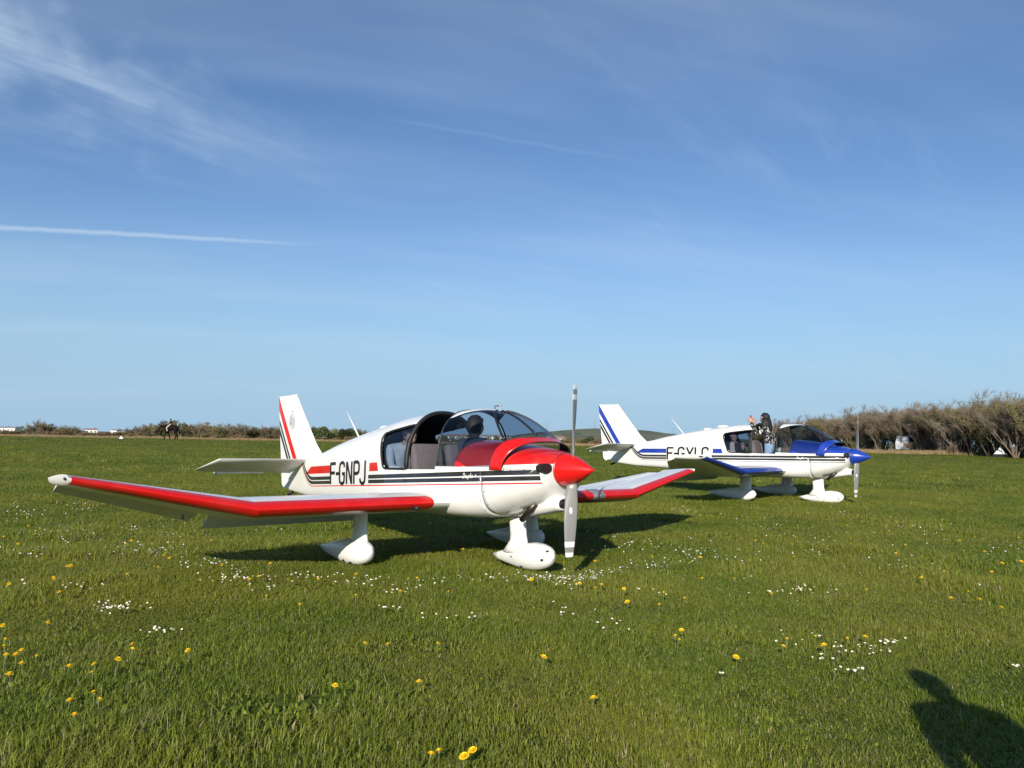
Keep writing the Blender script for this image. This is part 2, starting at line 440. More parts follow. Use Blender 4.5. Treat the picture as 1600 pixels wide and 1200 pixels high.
def section(le, chord, inc, tk, c0=0., c1=1., n=14, camber=.018):
    """airfoil ring at leading edge point le (x,y,z); inc drops the trailing edge"""
    return [(le[0] - t * chord, le[1], le[2] + z * chord - t * chord * math.tan(inc)) for t, z in airfoil(tk, c0, c1, n, camber)]
# canopy surface, in its slid-forward place
CW = [(-1.92, .548), (-1.3, .538), (-.86, .505), (-.66, .475)]
CT = [(-1.92, 1.765), (-1.7, 1.775), (-1.45, 1.752), (-1.2, 1.67), (-1.0, 1.56), (-.87, 1.462), (-.75, 1.392), (-.66, 1.362)]
def canopy_pt(v, a, off=0., z0=1.085):
    xf = -.86 + .185 * max(0, sin(a)); x = lerp(-1.92, xf, v)
    w = interp(CW, x) + off; t = smooth_tab(CT, x, .08) + off; n = 2.6
    sg = -1 if a < pi / 2 else 1
    return Vector((x + off * .3 * (v > .8), sg * w * abs(cos(a)) ** (2 / n) if abs(cos(a)) > 1e-6 else 0, z0 + (t - z0) * max(0, sin(a)) ** (2 / n)))
def spat(mb, xr, xf, yc, zr, zf):
    T = [(0, .165, .145, .010), (.03, .225, .085, .055), (.08, .262, .05, .085), (.16, .292, .022, .112), (.28, .308, .008, .126), (.42, .296, .012, .122), (.56, .268, .034, .098), (.72, .232, .066, .066), (.87, .20, .10, .035), (1, .172, .150, .006)]
    rings = []
    for t, top, bot, w in T:
        x = lerp(xf, xr, t); dzz = (zr - .16) * t + (zf - .155) * (1 - t) * max(0, 1 - t * 8)
        c, h = (top + bot) / 2 + dzz * .8, (top - bot) / 2
        rings.append([(x, yc + w * math.copysign(abs(cos(q)) ** .85, cos(q)), c + h * math.copysign(abs(sin(q)) ** .85, sin(q))) for q in [2 * pi * k / 18 for k in range(18)]])
    mb.loft(rings)
def leg(mb, x0, x1, yc, ztop, zbot, lean=0.):
    rings = []
    for t, g, th in ((0, 1., .052), (.6, 1.0, .052), (.74, 1.06, .058), (.88, 1.25, .078), (1.05, 1.6, .105)):
        z = lerp(ztop, zbot, t); c = (x0 + x1) / 2 - .16 * max(0, t - .74) + lean * t; h = (x1 - x0) / 2 * g
        rings.append([(c + h * cos(q), yc + th * sin(q), z) for q in [2 * pi * k / 16 for k in range(16)]])
    mb.loft(rings)
def make_plane(name, label, accent, reg, pose, red):
    X, Y, Z, yaw, pt = pose
    R = Matrix.Rotation(yaw, 4, 'Z'); Ry = Matrix.Rotation(-pt, 4, 'Y')
    M = Matrix.Translation((X, Y, Z)) @ R @ Matrix.Translation((-2.75, 0, 0)) @ Ry @ Matrix.Translation((2.75, 0, 0))
    root = empty(name); root.matrix_world = M
    tag(root, label, 'airplane', 'light aircraft parked on the grass')
    pf = paint_fuselage(name + '_paint', accent, red); pw = paint_wing(name + '_wing_paint', accent); pn = paint_fin(name + '_fin_paint', accent)
    wh = white_paint(); dw = white_paint('dirty_white', .5); acc = simple(reg + '_accent', accent, .28, 0, .25)
    dark = simple('cabin_lining', (.016, .016, .018), .8); rub = simple('black_rubber', (.012, .012, .013), .55)
    ink = simple('black_lettering', (.014, .014, .016), .4); metal = simple('bare_metal', (.35, .34, .32), .35, 1.)
    # fuselage shell
    mb = MB()
    xs = frange(-6.55, -3.36, .06) + frange(-3.36, -2.5, .02)[1:] + frange(-2.5, -1.165, .06)[1:]
    mb.grid([low_ring(x) for x in xs], 0, flip=True)
    xu = frange(-6.55, -3.36, .06) + frange(-3.36, -2.5, .02)[1:]
    A = [pi * k / 72 for k in range(73)]
    rows = [[up_pt(x, a, interp(ZT, x), 2.3) for a in A] for x in xu]
    o = len(mb.v)
    for r in rows: mb.v += r
    gl = MB()
    for i in range(len(rows) - 1):
        for j in range(72):
            q = (rows[i][j], rows[i][j + 1], rows[i + 1][j + 1], rows[i + 1][j])
            cx, cz = sum(p[0] for p in q) / 4, sum(p[2] for p in q) / 4
            if in_window(cx, cz): continue
            n = 73; mb.f.append((o + i * n + j, o + i * n + j + 1, o + (i + 1) * n + j + 1, o + (i + 1) * n + j)); mb.m.append(0)
    mb.poly(low_ring(-6.55)[::-1]); mb.poly([up_pt(-6.55, a, 1.10, 2.3) for a in A])
    fus = mb.build('fuselage', [pf, dark], root, weld=True, solid=.022, auto=40)
    # cowling with the deck in front of the cockpit
    mb = MB()
    xc = frange(-1.165, -.5, .05) + [-.475, -.45, -.435, -.42]
    mb.grid([low_ring(x) for x in xc], 0, flip=True)
    xd = frange(-1.6, -.5, .05) + [-.475, -.45, -.435, -.42]
    mb.grid([[up_pt(x - (.0 if x > -1.5 else .0), a, interp(DT, x), 2.35) for a in A[::2]] for x in xd], 0)
    mb.grid([low_ring(x)[:1] + [(x, -interp(HW, x) + .001, interp(ZS, x) - .03)] for x in frange(-1.6, -1.165, .06)])
    mb.poly([p for p in low_ring(-.42)[::-1]] + [up_pt(-.42, a, 1.20, 2.35) for a in A[::4]][1:-1])
    cow = mb.build('cowling', [pf, dark], root, weld=True, solid=.012, auto=40)
    for s in (-1, 1):
        mb = MB()   # cooling inlet beside the spinner
        ring = lambda x, ry, rz: [(x, s * .275 + ry * cos(q), 1.095 + rz * math.copysign(abs(sin(q)) ** .7, sin(q))) for q in [2 * pi * k / 20 for k in range(20)]]
        mb.loft([ring(-.60, .078, .05), ring(-.412, .078, .05)], 0)
        mb.build('air_inlet', rub, cow, auto=30)
    mb = MB()       # chin scoop
    rows = []
    for x, w, zt, zb in ((-.39, .115, .775, .672), (-.45, .125, .80, .655), (-.6, .13, .80, .625), (-.8, .125, .78, .590), (-1.0, .11, .74, .565), (-1.2, .08, .70, .56)):
        rows.append([(x, w * math.copysign(abs(cos(q)) ** .7, cos(q)), (zt + zb) / 2 + (zt - zb) / 2 * math.copysign(abs(sin(q)) ** .7, sin(q))) for q in [2 * pi * k / 20 for k in range(20)]])
    mb.grid(rows, 0, True); mb.build('chin_scoop', wh, cow, solid=.01)
    mb = MB(); mb.loft([[(x, y * .93, (z - .723) * .9 + .723) for x, y, z in [(xx, p[1], p[2]) for p in rows[0]]] for xx in (-.40, -.46)]); mb.build('scoop_opening', rub, cow)
    mb = MB(); mb.tube([(-.70, -.16, .72), (-.78, -.165, .64), (-.90, -.17, .535)], [.036, .034, .034], 12); mb.build('exhaust_pipe', simple('burnt_steel', (.10, .085, .07), .45, .9), root)
    for s in (-1, 1):
        for fx, fz in ((-1.08, 1.065), (-.92, 1.07), (-.76, 1.075), (-.60, 1.08), (-1.195, .98), (-1.20, .86), (-1.205, .74), (-1.20, .64), (-1.13, .98), (-1.13, .84), (-1.13, .70)):
            yy = s * (side_y(fx, min(fz, interp(ZS, fx) - .002)) + .0015); mb = MB(); mb.tube([(fx, yy, fz), (fx, yy - s * .008, fz)], .0075, 8); mb.build('fastener', metal, cow)
    # spinner and propeller
    mb = MB(); rows = []
    for k in range(19):
        t = k / 18; r = .178 * (1 - t ** 1.55) if t < 1 else .001
        if t > .95: r = max(r, .006)
        rows.append([(-.425 + .425 * t, r * cos(q), 1.078 + r * sin(q)) for q in [2 * pi * j / 32 for j in range(32)]])
    mb.loft(rows); spn = mb.build('spinner', acc, root, auto=50)
    mb = MB(); mb.tube([(-.402, .181 * cos(q), 1.078 + .181 * sin(q)) for q in [2 * pi * j / 40 for j in range(41)]], .0035, 6, 0, False); mb.build('backplate_joint', metal, spn)
    prop = MB()
    pm, pnt, pb = newmat('blade_paint'); vec, x_, y_, z_ = objxyz(pnt)
    rr = (z_ - 1.078).abs(); c = mixc(pnt, rr.between(.735, .79) + (rr > .845), (.23, .23, .215), (.78, .78, .76))
    pnt.links.new(c.s, pb.inputs['Base Color']); pb.inputs['Roughness'].default_value = .35
    hub = MB(); hub.tube([(-.37, 0, 1.078), (-.25, 0, 1.078)], .09, 16); pr = hub.build('propeller', metal, root)
    for s in (1, -1):
        mb = MB(); rings = []
        for r, ch, tw, tk in ((.10, .095, 58, .05), (.2, .115, 50, .036), (.32, .135, 40, .026), (.45, .142, 32, .02), (.6, .135, 26, .015), (.74, .118, 21, .012), (.84, .10, 18, .009), (.885, .086, 17, .006), (.893, .07, 17, .003)):
            ring = []
            for t in range(16):
                q = 2 * pi * t / 16; cx = cos(q) * ch / 2; cy = sin(q) * tk / 2
                b_ = radians(tw) * 1.0
                # chord direction turns from along the axis to across it
                px = -.31 + (cx * sin(b_) + cy * cos(b_)); py = -s * (cx * cos(b_) - cy * sin(b_))
                ring.append((px, py + s * r * .055, 1.078 + s * r))
            rings.append(ring)
        mb.loft(rings); mb.build('blade', pm, pr)
    mb = MB(); mb.ell((-.31, -.023, 1.078 - .42), (.019, .022, .042), 0, 14, 10); mb.build('blade_sticker', simple('white_print', (.8, .8, .78), .5), pr)
    # wings
    LE0, LE1 = -1.68, -1.87
    mb = MB(); inc = radians(2.4)
    mb.loft([section((LE0, y, .685), 1.71, inc, .13, 0, .80) for y in (-2.78, -1.9, -1.0, 0, 1.0, 1.9, 2.78)])
    mb.build('centre_wing', pw, root, auto=35)
    for s in (-1, 1):
        mb = MB(); secs = []
        for t in (0, .25, .5, .75, .985, 1.0, 1.008):
            sh = 1 if t <= .985 else (.75 if t == 1.0 else .3)
            y = 2.781 + 1.575 * t; ch = lerp(1.71, .80, t)
            secs.append(section((lerp(LE0, LE1, t), s * y, lerp(.685, 1.0, t) + .040 * (1 - sh)), ch, lerp(radians(2.4), radians(3.2), t), lerp(.13, .11, t) * sh, 0, .80))
        mb.loft(secs); ow = mb.build('outer_wing', pw, root, auto=35)
        mb = MB(); secs = []
        for t in (.02, .5, .955):
            y = 2.78 + 1.57 * t; ch = lerp(1.71, .82, t); sc_ = section((lerp(LE0, LE1, t), s * y, lerp(.685, 1.0, t)), ch, lerp(radians(2.4), radians(3.2), t), lerp(.13, .11, t), .806, 1., 6)
            hx, hz = sc_[6][0], (sc_[6][2] + sc_[7][2]) / 2; a = radians(21 if s < 0 else -13)      # stick over: one side down, the other up
            secs.append([(hx + (x - hx) * cos(a) + (z - hz) * sin(a), yy, hz + (x - hx) * sin(a) + (z - hz) * cos(a)) for x, yy, z in sc_])
        mb.loft(secs); mb.build('aileron', wh, ow, auto=35)
        mb = MB(); tx, ty, tz = -1.90, s * 4.345, 1.0
        mb.ell((tx - .06, ty + s * .015, tz + .012), (.05, .014, .016), 0, 10, 6); mb.build('navigation_light', simple('lamp_glass', (.02, .03, .03), .1), ow)
        mb = MB(); mb.tube([(-2.6, s * 3.15, .80 - .17), (-2.6, s * 3.15, .80 - .215)], .016, 8); mb.build('tie_down_ring', metal, ow)
        # flap, drooped
        mb = MB(); hx, hz = LE0 - 1.71 * .80, .685 - 1.71 * .8 * math.tan(inc) + .012
        a = radians(36); secs = []
        for y in (.64, 1.6, 2.68):
            secs.append([(hx + (x - hx) * cos(a) + (z - hz) * sin(a), y_ * 1., hz + (x - hx) * sin(a) + (z - hz) * cos(a)) for x, y_, z in section((LE0, s * y, .685), 1.71, inc, .13, .808, 1., 6)])
        mb.loft(secs); mb.build('flap', wh, root, auto=35)
        # undercarriage
        mb = MB(); leg(mb, -2.45, -2.19, s * 1.30, .64, .22); mb.build('gear_leg', dw, root)
        mb = MB(); spat(mb, -3.2, -2.07, s * 1.30, .155, .17); sp = mb.build('wheel_fairing', dw, root)
        mb = MB(); mb.tube([(-2.40, s * 1.30 - .05, .13), (-2.40, s * 1.30 + .05, .13)], .138, 24); mb.build('tyre', rub, sp, auto=40)
        for k in range(3):
            mb = MB(); mb.tube([(-2.62 + .14 * k, s * 1.30 - .121, .07 - .012 * k), (-2.62 + .14 * k, s * 1.30 - .100, .07 - .012 * k)], .011, 8); mb.build('fastener', rub, sp)
    mb = MB(); leg(mb, -1.285, -1.035, 0, .60, .185, .04); mb.build('nose_leg', dw, root)
    mb = MB(); spat(mb, -1.57, -.577, 0, .09, .165); sp = mb.build('wheel_fairing', dw, root)
    mb = MB(); mb.tube([(-.92, -.05, .125), (-.92, .05, .125)], .135, 24); mb.build('tyre', rub, sp, auto=40)
    for (fx, fz) in ((-.66, .13), (-.62, .22), (-.98, .03), (-1.15, .12)):
        yy = -.118 if fx > -1 else -.10
        if fz > .2: yy = -.075
        mb = MB(); mb.tube([(fx, yy, fz), (fx, yy + .03, fz)], .010, 8); mb.build('fastener', rub, sp)
    # stall vane and pitot on the starboard leading edge
    mb = MB(); mb.tube([(-1.70, -1.02, .66), (-1.62, -1.02, .655)], .022, 8); mb.build('stall_vane', rub, root)
    if red:
        for (yy, dx, nm) in ((1.95, .0, 'grey'), (-3.62, -.10, 'g2')):
            mb = MB(); rows = []
            for t, z in airfoil(.13, 0, .12, 8)[2:-2]:
                rows.append([(-1.677 - .121 * max(0, abs(yy) - 2.78) - t * 1.71 + .004, yy + dy, .685 + .2 * max(0, abs(yy + dy) - 2.78) + z * 1.72 - t * 1.71 * math.tan(inc)) for dy in ((-.12, 0, .12) if nm == 'grey' else (-.06, 0, .06))])
            mb.grid(rows, 0); 
            if nm == 'grey': mb.build('repair_tape', simple('scuffed_tape', (.30, .27, .27), .45, .3, 0, .5, 14), root)
    # tail
    FL = [(1.20, -5.50), (1.40, -5.74), (1.8, -6.09), (2.197, -6.43)]; FT = [(.745, -6.86), (2.19, -7.06)]; FH = [(.66, -6.47), (2.2, -6.74)]
    def symring(x0, x1, z, th, n=10):
        up = []
        for i in range(n + 1):
            t = (1 - cos(pi * i / n)) / 2; up.append((x0 + (x1 - x0) * t, th * (2.2 * sqrt(t) * (1 - t) + .12 * (1 - t))))
        return [(x, y, z) for x, y in up] + [(x, -y, z) for x, y in up[::-1][1:-1]]
    mb = MB(); rings = []
    for z in (1.13, 1.25, 1.4, 1.6, 1.8, 2.0, 2.19, 2.205):
        k = 1 if z < 2.2 else .4
        x0 = interp(FL, z); 
        if z < 1.2: x0 = -5.36
        x1 = interp(FH, z); tot = interp(FT, z)
        ring = []
        n = 10; up = []
        for i in range(n + 1):
            t = (1 - cos(pi * i / n)) / 2; xx = x0 + (x1 - x0) * t; tt = (xx - x0) / (tot - x0)
            up.append((xx, k * .036 * (2.1 * sqrt(tt) * (1 - tt) + .06 * (1 - tt))))
        rings.append([(x, y, z) for x, y in up] + [(x, -y, z) for x, y in up[::-1]])
    mb.loft(rings); fin = mb.build('fin', pn, root, auto=45)
    mb = MB(); rings = []
    for z in (.70, .76, 1.0, 1.3, 1.6, 1.9, 2.185, 2.2):
        k = 1 if z < 2.19 else .4
        x0 = interp(FH, z) - .008; x1 = interp(FT, z) if z > .75 else -6.80; xl = interp(FL, z) if z > 1.2 else -5.5
        up = [(lerp(x0, x1, t), k * max(.003, .036 * (2.1 * sqrt((lerp(x0, x1, t) - xl) / (x1 - xl)) * (1 - (lerp(x0, x1, t) - xl) / (x1 - xl))))) for t in (0, .25, .5, .75, 1)]
        rings.append([(x, y, z) for x, y in up] + [(x, -y, z) for x, y in up[::-1]])
    mb.loft(rings); mb.build('rudder', pn, root, auto=45)
    mb = MB(); mb.tube([(-6.50, 0, .64), (-6.62, 0, .60), (-6.66, 0, .61)], [.03, .022, .012], 8); mb.build('tail_skid', rub, root)
    for s in (-1, 1):   # crest
        mb = MB()
        def fp(a, b): return (-6.50 + a, s * .0345, 1.77 + b)
        for rr, n, w_ in ((.115, 32, .010), (.085, 24, .006)):
            stroke_mesh(mb, [[(rr * .80 * cos(2 * pi * k / n), rr * sin(2 * pi * k / n)) for k in range(n + 1)]], w_, fp)
        for k in range(7):
            a = 2 * pi / 7 * k; stroke_mesh(mb, [[(.018 * cos(a), .018 * sin(a)), (.045 * cos(a + .5), .055 * sin(a + .5)), (.05 * cos(a + 1.1), .07 * sin(a + 1.1))]], .011, fp)
        stroke_mesh(mb, [[(-.02, .155), (.03, .16)]], .02, fp)
        mb.build('crest', simple('grey_print', (.36, .37, .40) if red else (.6, .61, .63), .5), fin, smooth=False)
        mb = MB(); secs = []
        for y, xl, xt, zl, zt_ in ((.10, -5.80, -6.40, 1.165, .945), (.8, -5.835, -6.41, 1.168, .96), (1.45, -5.87, -6.41, 1.17, .98), (1.535, -6.12, -6.40, 1.09, .988), (1.615, -6.34, -6.40, 1.015, .995)):
            ch = xl - xt; ang = math.atan2(zl - zt_, ch)
            secs.append(section((xl, s * y, zl), ch, ang, .085 if y < 1.5 else .075, 0, 1., 10, 0.))
        mb.loft(secs); st = mb.build('tailplane', wh, root, auto=40)
        mb = MB(); mb.box((-6.47, s * .55 - (.0 if s > 0 else .75), .945), (-6.385, s * .55 + (.75 if s > 0 else 0), .970)); mb.build('trim_tab', wh, st, False, bevel=.006)
        mb = MB(); mb.tube([(-6.36, s * 1.28, .97), (-6.43, s * 1.28, .925)], .014, 8); mb.build('tab_hinge', wh, st)
    # antennas
    mb = MB(); mb.tube([(-4.49, 0, 1.46), (-4.86, 0, 1.862)], [.013, .006], 8); mb.build('whip_antenna', wh, root)
    mb = MB(); mb.ell((-3.85, 0, 1.60), (.12, .05, .035), 0, 12, 8); mb.build('beacon', wh, root)
    if not red:
        mb = MB(); mb.ell((-3.45, 0, 1.675), (.16, .06, .035), 0, 12, 8); mb.build('blade_antenna', wh, root)
    # rear side windows
    out = window_outline()
    for s in (-1, 1):
        mb = MB()
        for i in range(len(rows_ := frange(-3.36, -2.53, .03)) - 1): pass
        g = MB()
        xs_ = frange(-3.34, -2.52, .03); ang = [radians(2 + 3 * k) for k in range(26)]
        P = [[up_pt(x, a if s < 0 else pi - a, interp(ZT, x), 2.3) for a in ang] for x in xs_]
        for i in range(len(xs_) - 1):
            for j in range(len(ang) - 1):
                q = [P[i][j], P[i][j + 1], P[i + 1][j + 1], P[i + 1][j]]
                cx, cz = sum(p[0] for p in q) / 4, sum(p[2] for p in q) / 4
                if any(in_window(cx + dx, cz + dz_) for dx in (-.03, 0, .03) for dz_ in (-.03, 0, .03)):
                    g.poly([(p[0], p[1] - s * .012, p[2] - .004) for p in q])
        wn = g.build('rear_window', glass('rear_glass', (.50, .57, .65), 1.1), root, weld=True)
        pts = []
        for i in range(len(out) - 1):
            for k in range(3):
                x, z = lerp(out[i][0], out[i + 1][0], k / 3), lerp(out[i][1], out[i + 1][1], k / 3); pts.append((x, s * (side_y(x, z) + .002), z))
        mb.tube(pts + pts[:1], .014, 6); mb.build('window_seal', rub if s < 0 else rub, wn)
    mb = MB(); P = [up_pt(-2.515, a, interp(ZT, -2.515), 2.3) for a in A[::2]]
    mb.tube([(p[0], p[1] * 1.002, p[2]) for p in P], .026, 8); mb.build('cockpit_arch', rub, root)
    # sliding canopy
    can = MB(); 
    for s in (-1, 1):
        y = s * .556
        rows = [[(x, s * (interp(HW, x) + dy), z) for dy, z in ((.004, 1.028 + (x + 1.9) * .035), (.016, 1.032 + (x + 1.9) * .035), (.016, 1.098), (-.012, 1.104), (-.02, 1.09))] for x in frange(-1.925, -.86, .08)]
        rows.append([(-.835, p[1], p[2] + .015 * (1 if k in (0, 1) else 0)) for k, p in enumerate(rows[-1])])
        can.grid(rows, 0)
    cn = can.build('canopy', wh, root, auto=40)
    gt = glass('canopy_glass', (.56, .62, .70), .9)
    vr = .40
    def thb(v): return radians(lerp(52, 86, min(1, (v / vr)) ** 1.2))
    V1 = [vr * k / 10 for k in range(11)]; V2 = [vr + (.86 - vr) * k / 10 for k in range(11)]
    roof = MB(); roof.grid([[canopy_pt(v, lerp(thb(v), pi - thb(v), k / 20)) for k in range(21)] for v in V1], flip=True)
    roof.build('canopy_roof', [wh, dark], cn, solid=.018, auto=50)
    for s in (0, 1):
        g = MB(); f = (lambda a: a) if s == 0 else (lambda a: pi - a)
        g.grid([[canopy_pt(v, f(lerp(0, thb(v), k / 20))) for k in range(21)] for v in V1]); g.build('side_glass', gt, cn, weld=True)
        g = MB(); g.grid([[canopy_pt(v, f(lerp(0, pi / 2, k / 24))) for k in range(25)] for v in V2]); g.build('windscreen_glass', gt, cn, weld=True)
        mb = MB(); mb.tube([canopy_pt(lerp(vr, .84, t), f(radians(lerp(86, 42, t ** .8)))) for t in [k / 14 for k in range(15)]], .014, 6); mb.build('windscreen_frame', rub, cn)
    mb = MB(); mb.tube([canopy_pt(lerp(vr, .86, k / 10), pi / 2) for k in range(11)], .012, 6); mb.build('centre_post', rub, cn)
    mb = MB(); mb.tube([canopy_pt(0, pi * k / 48, -.004) for k in range(49)], .011, 6); mb.build('canopy_seal', simple('seal_blue_black', (.015, .02, .03), .4), cn)
    mb = MB(); mb.grid([[canopy_pt(1 - u * (.17 - .075 * sin(pi * k / 60) ** 2), pi * k / 60, .006, 1.07) for k in range(61)] for u in (1., .8, .6, .4, .2, 0)], flip=True); mb.build('canopy_base', [acc, dark], cn, solid=.012, weld=True)
    mb = MB(); p = canopy_pt(.30, pi / 2); mb.tube([(p.x, 0, p.z - .01), (p.x, 0, p.z + .035), (p.x + .11, 0, p.z + .04)], .009, 6); mb.build('canopy_handle', metal, cn)
    # cabin
    mb = MB(); mb.box((-3.2, -.40, .61), (-1.3, .40, .635)); mb.build('cabin_floor', dark, root, False)
    mb = MB(); P = [up_pt(-1.585, a, interp(DT, -1.585) - .015, 2.35) for a in A[::3]]
    mb.loft([[(x, y * .96, z) for _, y, z in P] + [(x, .50, .80), (x, -.50, .80)] for x in (-1.585, -1.56)]); ip = mb.build('instrument_panel', dark, root, auto=30)
    for k in range(6):
        mb = MB(); yy, zz = (-.36, -.22, -.08, .08, .22, .36)[k], 1.17; mb.tube([(-1.59, yy, zz), (-1.602, yy, zz)], .042, 16); mb.build('gauge', simple('gauge_face', (.05, .05, .05), .2), ip)
    sm = simple('mauve_grey_upholstery', (.115, .098, .105), .9, 0, 0, .12, 20)
    def seat(y0, y1, xb, ztop, zc=.86):
        st = MB(); Mt = Matrix.Translation((xb, 0, zc)) @ Matrix.Rotation(radians(-12), 4, 'Y')
        st.box((-.06, y0, -.1), (.06, y1, ztop - zc), 0, Mt)
        so_ = st.build('seat', sm, root, True, bevel=.045)
        st = MB(); st.box((xb, y0, zc - .13), (xb + .46, y1, zc)); st.build('cushion', sm, so_, True, bevel=.04)
        st = MB(); st.box((xb + .05, y0 + .05, .625), (xb + .42, y1 - .05, zc - .11)); st.build('seat_base', dark, so_, False)
    seat(-.49, -.04, -2.44, 1.375); seat(.04, .49, -2.44, 1.375); seat(-.38, .38, -3.28, 1.22, .84)
    mb = MB(); mb.tube([(-1.95, .26, .63), (-1.93, .26, .95), (-1.90, .26, 1.02)], [.012, .012, .018], 8); mb.build('control_stick', rub, root)
    # registration and model name
    hgt = .305; wid = .15
    for s in (-1, 1):
        for chh, xcur in zip(reg, (0, .185, .315, .56, .805, 1.0)):
            mb = MB()
            def f(a, b, xcur=xcur):
                x = (-4.80 + xcur + a * .345) if s < 0 else (-3.60 - xcur - a * .345)
                z = .815 + b * hgt + (x + 4.80) * .033
                return (x, s * (side_y(x, z) + .004), z)
            stroke_mesh(mb, GLY[chh], .145, f); mb.build('registration_letter', ink, fus, smooth=False)
        mb = MB()
        def f2(a, b):
            x = (-1.46 + a * .043 + b * .013) if s < 0 else (-1.24 - a * .043 + b * .013); z = .962 + b * .052 + (x + 1.9) * .035
            return (x, s * (side_y(x, z) + .004), z)
        for nm_, part_ in (('model_name', SCRIPT[:8]), ('model_number', SCRIPT[8:])):
            mb = MB(); stroke_mesh(mb, part_, .16, f2); mb.build(nm_, simple('white_print', (.8, .8, .78), .5), fus, smooth=False)
    return root, M
RED = (.66, .010, .008); BLUE = (.012, .045, .34)
PR = (.8763, 8.20884, -.0055, -.8381926, .0274188)
PB = (7.88308, 17.73907, .21574, -.6722535, -.0140603)
plane_r, MR = make_plane('light_airplane', 'white airplane with red nose, red wing edges and black side stripes', RED, 'F-GNPJ', PR, True)
plane_b, MBL = make_plane('light_airplane', 'white airplane with blue nose, blue wing edges and someone standing in its cockpit', BLUE, 'F-GYLC', PB, False)
# ------------------------------------------------------------------ people
SKIN = simple('skin', (.50, .29, .20), .55); EYE = simple('eye_dark', (.03, .02, .02), .3); LIP = simple('lips', (.36, .13, .11), .5)
def skin_mesh(joints, edges, radii, root, sub=1):
    """one continuous surface grown round a skeleton; returns (verts, faces)"""
    names = list(joints); me = bpy.data.meshes.new('tmp')
    me.from_pydata([joints[n] for n in names], [(names.index(a), names.index(b)) for a, b in edges], [])
    ob = bpy.data.objects.new('tmp', me); COL.objects.link(ob)
    md = ob.modifiers.new('skin', 'SKIN'); md.use_smooth_shade = True
    for i, n in enumerate(names):
        sv = me.skin_vertices[0].data[i]; r = radii.get(n, .05); sv.radius = r if hasattr(r, '__len__') else (r, r); sv.use_root = n == root
    sd = ob.modifiers.new('sub', 'SUBSURF'); sd.levels = sd.render_levels = sub
    dg = bpy.context.evaluated_depsgraph_get(); ev = ob.evaluated_get(dg); m2 = ev.to_mesh()
    v = [tuple(q.co) for q in m2.vertices]; f = [tuple(q.vertices) for q in m2.polygons]
    ev.to_mesh_clear(); bpy.data.objects.remove(ob); bpy.data.meshes.remove(me)
    return v, f
def seg_d(p, a, b):
    ab = b - a; t = max(0, min(1, (p - a).dot(ab) / max(1e-9, ab.length_squared))); return (p - a - ab * t).length
BODY_E = [('pelvis', 'belly'), ('belly', 'chest'), ('chest', 'neck'), ('neck', 'skull'),
          ('chest', 'shl'), ('shl', 'ell'), ('ell', 'wrl'), ('chest', 'shr'), ('shr', 'elr'), ('elr', 'wrr'),
          ('pelvis', 'hil'), ('hil', 'knl'), ('knl', 'anl'), ('anl', 'tol'), ('pelvis', 'hir'), ('hir', 'knr'), ('knr', 'anr'), ('anr', 'tor')]
BODY_R = dict(pelvis=(.135, .12), belly=(.13, .11), chest=(.15, .115), neck=.055, skull=.06, shl=.068, shr=.068, ell=.046, elr=.046, wrl=.031, wrr=.031,
              hil=.09, hir=.09, knl=.062, knr=.062, anl=.045, anr=.045, tol=.04, tor=.04)
